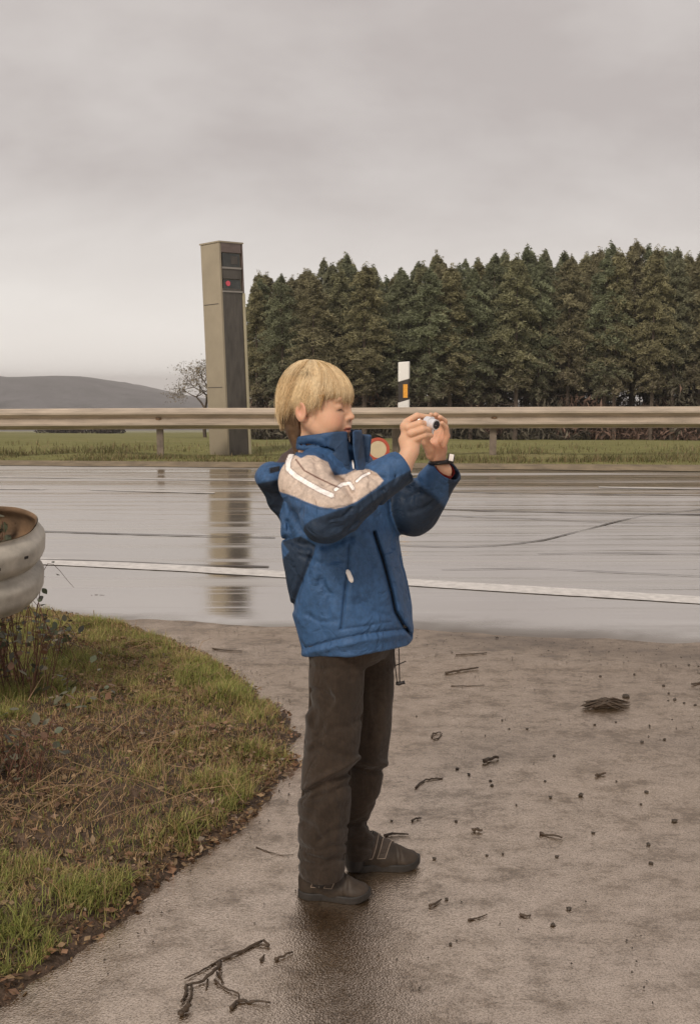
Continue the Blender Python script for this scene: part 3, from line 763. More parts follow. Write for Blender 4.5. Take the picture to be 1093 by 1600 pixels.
for bi, (pxy, hh, nl, lab) in enumerate(brs):
    r = np.random.default_rng(100 + bi)
    a = G(pxy[0], pxy[1] + 25)[:2]; zz = bank_h(a[None])[0][0]
    pl = empty('bramble', (a[0], a[1], zz), lab, 'plant', 'brambles on the bank')
    sm = MB(); tips = []
    for k in range(38 if nl > 50 else 12):
        an = r.uniform(0, 2 * math.pi); l_ = r.uniform(0.10, 0.24) if nl > 50 else r.uniform(0.05, 0.14)
        p0 = np.array([a[0], a[1], zz - 0.01]) + np.array([r.normal(0, 0.06), r.normal(0, 0.05), 0])
        top = p0 + np.array([math.cos(an) * l_ * 0.5, math.sin(an) * l_ * 0.5, hh * r.uniform(0.7, 1.4)])
        end = p0 + np.array([math.cos(an) * l_, math.sin(an) * l_, hh * r.uniform(0.2, 0.9)])
        pts = catmull(np.array([p0, (p0 + top) / 2 + [0, 0, 0.02], top, end]), 4)
        sm.tube(pts, np.linspace(0.0020, 0.0008, len(pts)), 5); tips.append(pts)
    M.setdefault('stem', simple('reddish_bramble_stem', (0.12, 0.055, 0.035), 0.7, var=0.3, scale=20))
    sm.build('stem', M['stem'], pl)
    for k in range(nl):
        pts = tips[r.integers(len(tips))]; p = pts[r.integers(3, len(pts))] + r.normal(0, 0.022, 3)
        o = bpy.data.objects.new('leaf', leafs[r.choice(5, p=[0.3, 0.27, 0.15, 0.18, 0.1])]); COL.objects.link(o); o.parent = pl
        o.location = Vector(p) - Vector(pl.location); s_ = r.uniform(0.020, 0.046); o.scale = (s_, s_, s_)
        o.rotation_euler = (r.normal(0, 0.5), r.normal(0.1, 0.5), r.uniform(0, 6.28))

# ------------------------------------------------------------------ far verge and field grass
r = np.random.default_rng(33); n = 60000
X = r.uniform(-9, 9, n); Yv = yfar(X) - 0.06 + r.gamma(1.4, 1.1, n)
tf = fbm(np.column_stack([X, Yv, 0 * X]), (1.1, 1.6, 1), 81, 3)
k_ = (r.uniform(0, 1, n) < np.clip(0.35 + tf, 0.08, 1)) & (Yv < 22) & (np.abs(Yv - 15.2) > 0.0)
X, Yv, tf = X[k_], Yv[k_], tf[k_]; n = len(X)
Zv = zfield(X, Yv) - 0.015
col = np.where(r.uniform(0, 1, (n, 1)) < 0.35, np.array([0.27, 0.205, 0.11]), np.array([0.175, 0.165, 0.070])) * r.uniform(0.6, 1.25, (n, 1))
edge_ = np.clip((Yv - yfar(X)) / 0.5, 0, 1)
blades('verge_grass', np.column_stack([X, Yv]), Zv, (0.03 + 0.11 * np.clip(tf + 0.35, 0, 1)) * r.uniform(0.5, 1.3, n) * (0.45 + 0.55 * edge_), np.full(n, 0.012), col, M['grass'], 0.7, 2, 34,
       'rough grass of the verge along the far edge of the road')
# muddy strip where the verge meets the road
vx = np.linspace(-30, 30, 240); rows = []
for tt in np.linspace(0, 1, 6):
    y_ = yfar(vx) - 0.16 + 0.45 * tt + 0.05 * fbm(np.column_stack([vx, vx * 0, vx * 0]), 2.2, 91, 3) * (tt < 0.1)
    rows.append(np.column_stack([vx, y_, road_z(vx, y_) + 0.006 + 0.03 * math.sin(tt * math.pi * 0.5)]))
M['verge_soil'] = simple('verge_soil', (0.20, 0.155, 0.10), 0.9, var=0.35, scale=4, bmp=0.6, bscale=20, bd=0.03)
tag(mesh_obj('verge_soil', np.stack(rows, 0).reshape(-1, 3), grid_faces(6, 240), M['verge_soil'], smooth=True), kind='structure')

# ------------------------------------------------------------------ forest
def foliage_tris(c, size, r, flat=0.6):
    n = len(c)
    a1 = r.normal(0, 1, (n, 3)); a1[:, 2] *= flat; a1 /= np.linalg.norm(a1, axis=1)[:, None]
    a2 = np.cross(a1, r.normal(0, 1, (n, 3))); a2 /= np.linalg.norm(a2, axis=1)[:, None]
    s = (size * r.uniform(0.6, 1.5, n))[:, None]
    V = np.stack([c - a1 * s, c + a2 * s * 0.45, c + a1 * s], 1).reshape(-1, 3)
    return V, np.arange(3 * n).reshape(-1, 3)
def conifer(seed, hgt, rad, tint):
    r = np.random.default_rng(seed)
    base_t = r.uniform(0.16, 0.30)
    nb = 165
    tb = base_t + (1 - base_t) * r.uniform(0, 1, nb) ** 0.9
    az = r.uniform(0, 2 * np.pi, nb)
    env = rad * np.minimum(((1 - tb) / 0.38) ** 0.55, 1.0) * (0.55 + 0.6 * r.uniform(0, 1, nb)) + 0.06
    env *= np.where(tb < base_t + 0.12, 0.6, 1)
    per = 105
    s = r.uniform(0.08, 1, (nb, per)) ** 0.7
    x = np.cos(az)[:, None] * env[:, None] * s; y = np.sin(az)[:, None] * env[:, None] * s
    z = (tb * hgt)[:, None] + env[:, None] * (0.18 * s - 0.42 * s * s) + r.normal(0, 0.07, (nb, per))
    lat = r.normal(0, 0.11, (nb, per)) * (0.4 + env[:, None] * 0.7)
    x += -np.sin(az)[:, None] * lat; y += np.cos(az)[:, None] * lat
    c = np.stack([x, y, z], -1).reshape(-1, 3)
    top = np.column_stack([r.normal(0, 0.05, 60), r.normal(0, 0.05, 60), hgt * r.uniform(0.95, 1.03, 60)])
    c = np.vstack([c, top])
    V, T_ = foliage_tris(c, np.full(len(c), 0.098), r)
    cb2 = np.repeat(r.uniform(0.75, 1.3, nb), per); cb2 = np.concatenate([cb2, np.ones(60)])
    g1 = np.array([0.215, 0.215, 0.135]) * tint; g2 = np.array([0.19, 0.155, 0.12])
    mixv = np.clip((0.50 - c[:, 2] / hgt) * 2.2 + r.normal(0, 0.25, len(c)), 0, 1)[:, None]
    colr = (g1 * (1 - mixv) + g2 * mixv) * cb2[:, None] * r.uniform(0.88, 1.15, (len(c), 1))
    return V, T_, np.repeat(colr, 3, 0)
def meshonly(name, V, T_, mat, colors=None):
    o = mesh_obj(name, V, T_, mat, colors=colors); me = o.data; bpy.data.objects.remove(o); return me
variants = []
for s in range(6):
    tint = [(1, 1, 1), (1.08, 1.05, 0.95), (0.88, 0.93, 0.9), (1.12, 1.03, 0.92), (0.92, 1.0, 0.95), (1.05, 0.95, 0.9)][s]
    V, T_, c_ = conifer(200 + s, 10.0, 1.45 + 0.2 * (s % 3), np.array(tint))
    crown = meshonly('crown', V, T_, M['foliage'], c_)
    rr = np.random.default_rng(300 + s); tb = MB()
    zz = np.linspace(-0.3, 9.6, 7)
    tb.tube([(rr.normal(0, 0.03), rr.normal(0, 0.03), z_) for z_ in zz], np.linspace(0.15, 0.02, 7), 7)
    for k in range(26):
        z_ = rr.uniform(0.8, 5.0); an = rr.uniform(0, 6.28); l_ = rr.uniform(0.4, 1.2)
        tb.tube([(0, 0, z_), (math.cos(an) * l_, math.sin(an) * l_, z_ + rr.uniform(-0.2, 0.15))], [0.022, 0.006], 3, cap=False)
    o = tb.build('trunk', M['bark']); tm = o.data; bpy.data.objects.remove(o)
    variants.append((crown, tm))
prof_px = [385, 430, 455, 490, 545, 565, 600, 640, 680, 720, 760, 800, 850, 905, 950, 985, 1030, 1060, 1093, 1300, 2000]
prof_py = [440, 430, 428, 424, 410, 414, 432, 422, 406, 414, 407, 397, 396, 402, 388, 394, 390, 396, 380, 385, 390]
r = np.random.default_rng(77)
spots = []
for row in range(5):
    y0 = 58 + row * 2.6
    x = -5.35 + row * 0.15 + r.uniform(0, 0.5)
    while x < (34 if row < 3 else 28):
        spots.append((x + r.normal(0, 0.2), y0 + r.normal(0, 0.55), row)); x += r.uniform(1.0, 1.75)
first = min(range(len(spots)), key=lambda i: spots[i][0] + (spots[i][2] > 0) * 100)
for i, (x, y, row) in enumerate(spots):
    px_ = 546.5 + F * x / y; zb = float(zfield(np.array([x]), np.array([y]))[0])
    tall = HC + (600 - np.interp(px_, prof_px, prof_py)) * y / F
    hgt = (tall - zb) * (r.uniform(0.93, 0.99) if r.uniform() < 0.85 else r.uniform(0.98, 1.02))
    if i == first: lab = 'spruce at the left end of the dark forest edge, right beside the speed camera column'
    elif row == 0: lab = 'dark spruce in the front row of the forest edge behind the guardrail'
    else: lab = 'dark spruce crowded in the forest behind its front row of trees'
    t_ = empty('spruce_tree', (x, y, zb), lab, 'tree', 'spruces in the front row of the forest' if row == 0 else 'spruces deeper in the forest')
    if i == first: t_['group'] = 'spruces of the forest edge'
    cm, tm = variants[r.integers(6)]
    sc3 = hgt / 10.0; rot = r.uniform(0, 6.28); wx = r.uniform(0.72, 1.05)
    for nm, me in (('crown', cm), ('trunk', tm)):
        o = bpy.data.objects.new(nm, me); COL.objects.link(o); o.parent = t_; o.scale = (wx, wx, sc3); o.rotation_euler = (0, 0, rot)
print('trees', len(spots))
# brown underwood along the forest edge
n = 75000
X = r.uniform(-6.2, 34, n); Yb = r.uniform(57.2, 71, n)
den = fbm(np.column_stack([X, Yb, 0 * X]), (0.35, 0.2, 1), 93, 3)
hmax = 1.2 + 2.2 * np.clip(den + 0.4, 0, 1) + np.where(Yb > 66, 2.8, 0)
Zb = zfield(X, Yb) + hmax * r.uniform(0, 1, n) ** 1.2
V, T_ = foliage_tris(np.column_stack([X, Yb, Zb]), np.full(n, 0.2), r, 1.6)
c_ = np.where((fbm(np.column_stack([X, Yb, Zb]), 0.4, 95, 2) > 0.15)[:, None], np.array([0.20, 0.13, 0.10]), np.array([0.13, 0.115, 0.085])) * r.uniform(0.5, 1.4, (n, 1))
tag(mesh_obj('underwood', V, T_, M['foliage'], colors=np.repeat(c_, 3, 0)), 'dense brown brushwood at the foot of the forest', None, None, 'stuff')

# pale bare tree left of the column
bt0 = W(320, 672, 64); bt0[2] = float(zfield(np.array([bt0[0]]), np.array([64.0]))[0])
bt = empty('bare_tree', bt0, 'small half bare pale tree half hidden behind the left side of the camera column', 'tree')
tb = MB(); r = np.random.default_rng(5); tipl = []
def grow(p, d_, l_, rad, lev):
    q = p + d_ * l_
    tb.tube([p, (p + q) / 2 + r.normal(0, 0.05 * l_, 3), q], [rad, rad * 0.8, rad * 0.6], 5 if lev < 2 else 3, cap=False); tipl.append((q, lev))
    if lev >= 5: return
    for _ in range(3 if lev < 3 else 2):
        nd_ = d_ + r.normal(0, 0.48, 3); nd_[2] += 0.05; nd_ /= np.linalg.norm(nd_)
        grow(q, nd_, l_ * r.uniform(0.62, 0.82), rad * 0.6, lev + 1)
grow(np.array(bt0), np.array([0.03, 0, 1.0]), 1.65, 0.12, 0)
tb.build('trunk', M['bark'], bt)
tl = np.array([q for q, lv in tipl if lv >= 3]); c = np.repeat(tl, 16, 0) + r.normal(0, 0.20, (len(tl) * 16, 3))
V, T_ = foliage_tris(c, np.full(len(c), 0.07), r, 1)
mesh_obj('crown', V, T_, M['foliage'], bt, colors=np.repeat(np.array([0.20, 0.16, 0.095]) * r.uniform(0.5, 1.5, (len(c), 1)), 3, 0))
# low hedge seen under the rail, far left
hb = W(125, 671, 150); r = np.random.default_rng(8)
n = 2500; c = np.column_stack([hb[0] + r.uniform(-6, 6, n), 150 + r.uniform(-1.5, 1.5, n), np.zeros(n)])
c[:, 2] = zfield(c[:, 0], c[:, 1]) + r.uniform(0, 1.0, n) * (1.6 + 0.8 * np.sin(c[:, 0]))
V, T_ = foliage_tris(c, np.full(n, 0.35), r, 1)
tag(mesh_obj('hedge', V, T_, M['foliage'], colors=np.repeat(np.array([0.07, 0.055, 0.045]) * r.uniform(0.6, 1.3, (n, 1)), 3, 0)), 'low dark hedge across the far field, seen under the guardrail at left', 'hedge')

# ------------------------------------------------------------------ debris on the lay-by
r = np.random.default_rng(15)
def ground_z(x, y): return float(zroad(y, x)) + 0.002 + 0.004 * float(fbm(np.array([[x, y, 0.0]]), 0.9, 11, 3)[0])
def twig(name, pxs, rad, lab, branches=(), mat='wood', cat='twig', group=None, lift=0.0):
    pts = []
    for p in pxs:
        g = G(*p[:2]); z_ = ground_z(g[0], g[1]) + rad * 0.8 + (p[2] if len(p) > 2 else 0)
        pts.append(np.array([g[0], g[1], z_]))
    o = empty(name, pts[0] * [1, 1, 0] + [0, 0, ground_z(*pts[0][:2])], lab, cat, group) if branches else None
    def tb2(pts, rad):
        rad = rad * TW
        P = catmull(np.array(pts), 4) if len(pts) > 2 else np.array([pts[0], (pts[0] + pts[1]) / 2, pts[1]])
        P = P + r.normal(0, rad * 0.25, P.shape)
        return MB().tube(P, np.linspace(rad, rad * 0.55, len(P)) * r.uniform(0.8, 1.2, len(P)), 7)
    if not branches:
        return tag(tb2(pts, rad).build(name, M[mat], smooth=True), lab, cat, group)
    tb2(pts, rad).build('stem', M[mat], o, smooth=True)
    for bpx, br in branches:
        q = [np.array([*G(*p[:2])[:2], 0]) for p in bpx]
        for i, p in enumerate(bpx): q[i][2] = ground_z(q[i][0], q[i][1]) + br + (p[2] if len(p) > 2 else 0)
        tb2(q, br).build('side_twig', M[mat], o, smooth=True)
    return o
TW = 0.72
twig('fallen_branch', [(410, 1474), (372, 1492), (340, 1505), (318, 1518), (288, 1533)], 0.0045, 'forked dead branch lying on the wet tarmac at the bottom left of the boy',
     [([(345, 1508), (340, 1525, .01), (318, 1537), (292, 1545)], 0.0065), ([(292, 1545), (290, 1560), (284, 1570)], 0.006), ([(300, 1543), (298, 1562), (288, 1578)], 0.004),
      ([(325, 1535), (322, 1548)], 0.0035), ([(338, 1522), (345, 1530), (350, 1540)], 0.003), ([(335, 1535), (352, 1548), (372, 1556), (373, 1566)], 0.0035), ([(412, 1474), (420, 1482), (404, 1480)], 0.0045)], cat='branch')
twig('twig', [(361, 1579), (374, 1568), (395, 1569), (422, 1570)], 0.0055, 'straight stub of dead wood at the bottom edge, right of the forked branch')
twig('bark_piece', [(281, 1590), (290, 1583), (298, 1578)], 0.010, 'thick broken lump of bark at the bottom edge below the forked branch', cat='bark')
twig('twig', [(430, 1503), (444, 1497), (457, 1491)], 0.0052, 'short thick twig between the forked branch and the reflection of the boy')
twig('bark_piece', [(408, 1504), (412, 1496)], 0.005, 'tiny bark crumb beside the short thick twig', cat='bark')
twig('twig', [(842, 1305), (858, 1308), (878, 1312)], 0.006, 'short stout pale stick lying right of the boy, below the mud lump row', mat='wood')
twig('twig', [(648, 1233), (662, 1222), (678, 1219), (692, 1218)], 0.005, 'curved bark strip on the tarmac right of the boy at knee height')
twig('twig', [(695, 1054), (722, 1050), (746, 1046)], 0.008, 'dark straight stick near the road edge right of the boy')
twig('twig', [(712, 1026), (735, 1025), (760, 1023)], 0.005, 'thin pale stick close to the road edge right of the jacket hem')
twig('twig', [(704, 1073), (730, 1073), (757, 1072)], 0.003, 'very thin twig just below the dark straight stick')
twig('twig', [(332, 1016), (355, 1019), (378, 1020)], 0.005, 'thin stick at the road edge above the grass bank')
twig('twig', [(600, 1309), (617, 1306), (638, 1307)], 0.006, 'dark twig just behind the toe of the far shoe')
twig('twig', [(755, 1194), (766, 1190), (778, 1187)], 0.011, 'fat dark piece of bark lying in the middle of the tarmac')
twig('twig', [(643, 1285), (650, 1282), (657, 1281)], 0.005, 'small twig stub right of the shin of the far leg')
twig('twig', [(736, 1301), (745, 1301), (753, 1302)], 0.008, 'stubby bark piece below the curved bark strip')
twig('twig', [(930, 1215), (938, 1213), (945, 1211)], 0.007, 'small oblong bark piece in the right part of the tarmac')
twig('twig', [(674, 1154), (676, 1149), (688, 1146)], 0.006, 'bent double twig just right of the trouser knee')
twig('twig', [(676, 1157), (684, 1155), (690, 1148)], 0.004, 'lower of the two bent twigs right of the trouser knee')
twig('twig', [(671, 1419), (680, 1415), (689, 1409)], 0.005, 'small curved twig to the right of the near shoe')
twig('twig', [(730, 1440), (745, 1437), (760, 1432)], 0.0035, 'thin faint twig in the right foreground')
twig('twig', [(812, 1432), (820, 1434), (828, 1433)], 0.005, 'short twig in the right foreground')
twig('twig', [(143, 941.5), (152, 941), (164, 941.5)], 0.008, 'dark sliver lying on the road above the bank') 
twig('twig', [(1080, 1072), (1092, 1069), (1110, 1067)], 0.007, 'dark stick at the right edge near the road')
twig('twig', [(400, 1325), (420, 1333), (440, 1338), (458, 1337)], 0.002, 'hair thin straw between the bank and the trouser leg')
# flattened clump of dead plant matter
cl = MB(); cen = G(940, 1109)
for k in range(46):
    a = G(905 + r.uniform(0, 30), 1108 + r.uniform(-5, 4)); b2 = G(940 + r.uniform(0, 45), 1105 + r.uniform(-5, 7))
    a[2] = ground_z(*a[:2]) + r.uniform(0.003, 0.018); b2[2] = ground_z(*b2[:2]) + r.uniform(0.003, 0.012)
    m_ = (a + b2) / 2 + [0, 0, r.uniform(0.004, 0.022)]
    cl.tube([a, m_, b2], [0.002, 0.0045, 0.0015], 4)
tag(cl.build('dead_plant_clump', M['wood']), 'flattened dark clump of dead plant matter lying right of the boy', 'plant debris')
def clod(px, py, s, lab, nm='mud_clod', cat='clod', grp='mud clods scattered over the tarmac', seed=0):
    g = G(px, py); rr = np.random.default_rng(int(px * 7 + py))
    ico = [(0, 0, 1), (.9, 0, .45), (.28, .85, .45), (-.72, .53, .45), (-.72, -.53, .45), (.28, -.85, .45), (.72, .53, -.3), (-.28, .85, -.3), (-.9, 0, -.3), (-.28, -.85, -.3), (.72, -.53, -.3), (0, 0, -.5)]
    fs = [(0, 1, 2), (0, 2, 3), (0, 3, 4), (0, 4, 5), (0, 5, 1), (1, 6, 2), (2, 7, 3), (3, 8, 4), (4, 9, 5), (5, 10, 1), (6, 7, 2), (7, 8, 3), (8, 9, 4), (9, 10, 5), (10, 6, 1), (11, 7, 6), (11, 8, 7), (11, 9, 8), (11, 10, 9), (11, 6, 10)]
    k = rr.uniform(0.65, 1.25, (12, 1)); v = np.array(ico) * k * s * 0.75 * np.array([1.1, 1, 0.8])
    z_ = ground_z(g[0], g[1])
    o = empty(nm, (0, 0, 0)); COL.objects.unlink(o); bpy.data.objects.remove(o)
    o = mesh_obj(nm, v, fs, M['clod']); o.location = (g[0], g[1], z_ + s * 0.28)
    return tag(o, lab, cat, grp)
clod(977, 1091, 0.020, 'largest square dark clod, just above the dead plant clump', grp=None)
clod(906, 1245, 0.013, 'isolated dark clod in the middle right of the tarmac', grp=None)
clod(1053, 1285, 0.013, 'isolated dark clod by the right edge of the tarmac', grp=None)
clod(776, 961 + 40, 0.012, 'single small clod lying at the road edge', grp=None)
pts = [(1016, 1350), (1012, 1321), (1001, 1258), (1009, 1239), (1002, 1161), (1037, 1157), (823, 1140), (795, 1140), (784, 1127), (937, 1058), (1036, 1073), (1044, 1085), (1053, 1095), (1043, 1096), (1055, 1042),
       (928, 1134), (961, 1130), (678, 1344), (760, 1338), (785, 1336), (714, 1203), (732, 1212), (859, 1248), (865, 1182), (851, 1222), (806, 1260), (712, 1285), (611, 1284), (888, 1422), (703, 1478), (863, 1447),
       (697, 1407), (926, 1303), (1075, 1040), (1090, 1042), (1068, 1100), (1085, 1103), (990, 1055), (650, 1120), (766, 1222), (768, 1229), (869, 1340), (962, 1222)]
for (x, y) in pts:
    s_ = 0.0055 + 0.004 * r.uniform()
    reg = ('near the road edge in the right background' if y < 1120 else 'in the middle distance right of the boy' if y < 1300 else 'in the right foreground')
    clod(x, y, s_, 'small dark mud clod on the wet tarmac ' + reg, grp='small mud clods ' + reg)
# fine grit: nobody could count it
n = 5200
gx_ = r.uniform(-0.9, 2.6, n); gy_ = 1.5 + 4.2 * r.uniform(0, 1, n) ** 0.6
den = fbm(np.column_stack([gx_, gy_, 0 * gx_]), (1.5, 2.5, 1), 97, 3)
near = polydist(np.column_stack([gx_, gy_]), BK)
k_ = (near < -0.0) & (gy_ < ynear(gx_) - 0.02) & ((r.uniform(0, 1, n) < np.clip(den * 1.5, 0, 1) * 0.5) | (near > -0.10) | ((gy_ > ynear(gx_) - 0.55) & (r.uniform(0, 1, n) < 0.45)))
gx_, gy_ = gx_[k_], gy_[k_]; n = len(gx_)
gz_ = zroad(gy_, gx_) + 0.004
s = r.uniform(0.0012, 0.0042, n)[:, None]
c = np.column_stack([gx_, gy_, gz_])
offs = np.array([[1, 0, 0], [-0.5, 0.85, 0], [-0.5, -0.85, 0], [0, 0, 1.0]])
V = (c[:, None, :] + offs[None] * s[:, None, :] * r.uniform(0.6, 1.5, (n, 4, 1))).reshape(-1, 3)
T_ = (np.arange(n)[:, None, None] * 4 + np.array([[0, 1, 3], [1, 2, 3], [2, 0, 3]])[None]).reshape(-1, 3)
tag(mesh_obj('grit', V, T_, M['clod']), 'fine dark grit and crumbs scattered over the tarmac', None, None, 'stuff')
print('setting', time.time() - T0)
# ------------------------------------------------------------------ the damp air
hm = bpy.data.materials.new('damp_air'); hm.use_nodes = True; t = hm.node_tree; t.nodes.clear()
o_ = t.nodes.new('ShaderNodeOutputMaterial'); pv = t.nodes.new('ShaderNodeVolumePrincipled')
pv.inputs['Color'].default_value = (0.93, 0.90, 0.89, 1); pv.inputs['Density'].default_value = 0.00045; pv.inputs['Anisotropy'].default_value = 0.0
t.links.new(pv.outputs[0], o_.inputs['Volume'])
hb_ = MB().box((-200, 1200, -18.5), 6200, 3900, 77)
hzo = hb_.build('haze', hm); tag(hzo, 'thin damp haze over the fields and hills', None, None, 'stuff')
#BOY#
# ------------------------------------------------------------------ the boy: surfaces grown from distance fields
def dcone(P, a, b, r1, r2):
    a = np.asarray(a, np.float32); b = np.asarray(b, np.float32); ab = b - a
    t = np.clip(((P - a) @ ab) / (ab @ ab + 1e-12), 0, 1)
    return np.linalg.norm(P - (a + t[:, None] * ab), axis=1) - (r1 + (r2 - r1) * t)
def smin(a, b, k):
    h = np.clip(0.5 + 0.5 * (b - a) / k, 0, 1)
    return b + (a - b) * h - k * h * (1 - h)
def smax(a, b, k): return -smin(-a, -b, k)
def dchain(P, pts, rad, k=0.004):
    d = None
    for i in range(len(pts) - 1):
        e = dcone(P, pts[i], pts[i + 1], rad[i], rad[i + 1]); d = e if d is None else smin(d, e, k)
    return d
def dell(P, c, r, R=None):
    Q = P - np.asarray(c, np.float32)
    if R is not None: Q = Q @ np.asarray(R, np.float32)
    r = np.asarray(r, np.float32)
    k0 = np.linalg.norm(Q / r, axis=1); k1 = np.linalg.norm(Q / (r * r), axis=1) + 1e-9
    return k0 * (k0 - 1) / k1
def dbox(P, c, hs, rnd, R=None):
    Q = P - np.asarray(c, np.float32)
    if R is not None: Q = Q @ np.asarray(R, np.float32)
    q = np.abs(Q) - (np.asarray(hs, np.float32) - rnd)
    return np.linalg.norm(np.maximum(q, 0), axis=1) + np.minimum(q.max(1), 0) - rnd
def dloft(P, zs, cx, cy, ra, rb, ang, ex=2.4):
    """stacked superellipses, long axis rb turned by ang; ends rounded off flat"""
    z = P[:, 2]; o = np.argsort(zs); zs = np.asarray(zs)[o]
    f = lambda q: np.interp(z, zs, np.asarray(q)[o]).astype(np.float32)
    x = P[:, 0] - f(cx); y = P[:, 1] - f(cy); A = f(ra); B = f(rb)
    ca, sa = math.cos(ang), math.sin(ang)
    u = x * ca + y * sa; v = -x * sa + y * ca
    k = (np.abs(u / A) ** ex + np.abs(v / B) ** ex + 1e-12) ** (1.0 / ex)
    d = (k - 1) * np.minimum(A, B)
    return np.maximum(d, np.maximum(zs[0] - z, z - zs[-1]))
def polyfield(px, py, line):
    """distance in photo pixels and position along a polyline"""
    d = np.full(px.shape, 1e9, np.float32)
    for (a, b) in zip(line[:-1], line[1:]):
        a = np.array(a, float); b = np.array(b, float); ab = b - a
        t = np.clip(((px - a[0]) * ab[0] + (py - a[1]) * ab[1]) / (ab @ ab), 0, 1)
        d = np.minimum(d, np.hypot(px - a[0] - t * ab[0], py - a[1] - t * ab[1]))
    return d
def nets(f, lo, hi, h, name=''):
    lo = np.array(lo, float); hi = np.array(hi, float)
    nb = np.ceil((hi - lo) / (4 * h)).astype(int)
    n = nb * 4 + 1
    ax_ = [lo[i] + h * 4 * np.arange(nb[i] + 1) for i in range(3)]
    Gc = np.stack(np.meshgrid(*ax_, indexing='ij'), -1).reshape(-1, 3).astype(np.float32)
    Fc = f(Gc).reshape(nb + 1)
    A = np.abs(Fc); m = None
    for dx in (0, 1):
        for dy in (0, 1):
            for dz in (0, 1):
                q = A[dx:nb[0] + dx, dy:nb[1] + dy, dz:nb[2] + dz]
                m = q if m is None else np.minimum(m, q)
    act = m < 4 * h * 1.9
    near = Fc
    Ff = np.repeat(np.repeat(np.repeat(Fc, 4, 0), 4, 1), 4, 2)[:n[0], :n[1], :n[2]].copy()
    fm = np.zeros(n, bool)
    af = np.repeat(np.repeat(np.repeat(act, 4, 0), 4, 1), 4, 2)
    for dx in (0, 1):
        for dy in (0, 1):
            for dz in (0, 1):
                fm[dx:dx + 4 * nb[0], dy:dy + 4 * nb[1], dz:dz + 4 * nb[2]] |= af
    idx = np.stack(np.nonzero(fm), -1)
    Pf = (lo + idx * h).astype(np.float32)
    out_ = np.empty(len(Pf), np.float32)
    for i in range(0, len(Pf), 400000): out_[i:i + 400000] = f(Pf[i:i + 400000])
    Ff[idx[:, 0], idx[:, 1], idx[:, 2]] = out_
    s = Ff < 0
    c = np.zeros(n - 1, np.int8)
    for dx in (0, 1):
        for dy in (0, 1):
            for dz in (0, 1): c += s[dx:n[0] - 1 + dx, dy:n[1] - 1 + dy, dz:n[2] - 1 + dz]
    mix = (c > 0) & (c < 8)
    I = np.stack(np.nonzero(mix), -1)
    vid = np.full(n - 1, -1, np.int64); vid[I[:, 0], I[:, 1], I[:, 2]] = np.arange(len(I))
    acc = np.zeros((len(I), 3)); cnt = np.zeros(len(I))
    cor = [(x, y, z) for x in (0, 1) for y in (0, 1) for z in (0, 1)]
    val = {q: Ff[I[:, 0] + q[0], I[:, 1] + q[1], I[:, 2] + q[2]] for q in cor}
    for a in cor:
        for k in range(3):
            if a[k]: continue
            b = list(a); b[k] = 1; b = tuple(b)
            va, vb = val[a], val[b]; ch = (va < 0) != (vb < 0)
            t = np.where(ch, va / np.where(ch, va - vb, 1), 0)
            p = np.array(a, float)[None] + 0 * acc; p[:, k] = t
            acc += np.where(ch[:, None], p, 0); cnt += ch
    V = lo + h * (I + acc / cnt[:, None])
    Q = []
    for k in range(3):
        sl = [slice(0, n[i] - 1) for i in range(3)]; sl2 = list(sl); sl2[k] = slice(1, n[k])
        ch = s[tuple(sl)] != s[tuple(sl2)]
        e = np.stack(np.nonzero(ch), -1); u, v = [(1, 2), (2, 0), (0, 1)][k]
        e = e[(e[:, u] > 0) & (e[:, v] > 0)]
        ins = s[e[:, 0], e[:, 1], e[:, 2]]
        def cell(du, dv):
            g = e.copy(); g[:, u] -= du; g[:, v] -= dv; return vid[g[:, 0], g[:, 1], g[:, 2]]
        q = np.stack([cell(1, 1), cell(0, 1), cell(0, 0), cell(1, 0)], -1)
        q[~ins] = q[~ins][:, ::-1]; Q.append(q)
    Q = np.concatenate(Q); Q = Q[(Q >= 0).all(1)]
    # one light smoothing pass
    for _ in range(1):
        sm_ = np.zeros_like(V); cn = np.zeros(len(V))
        for a, b in ((0, 1), (1, 2), (2, 3), (3, 0)):
            for k in range(3):
                sm_[:, k] += np.bincount(Q[:, a], V[Q[:, b], k], len(V)) + np.bincount(Q[:, b], V[Q[:, a], k], len(V))
            cn += np.bincount(Q[:, a], minlength=len(V)) + np.bincount(Q[:, b], minlength=len(V))
        V = np.where(cn[:, None] > 0, 0.45 * V + 0.55 * sm_ / np.maximum(cn, 1)[:, None], V)
    print(name, len(V), 'verts', round(time.time() - T0, 1))
    return V, Q
def B(px, py, dD=0.0): return W(px, py, 2.72 + dD)

boy_base = np.array([B(520, 1300)[0], 2.71, 0.0])

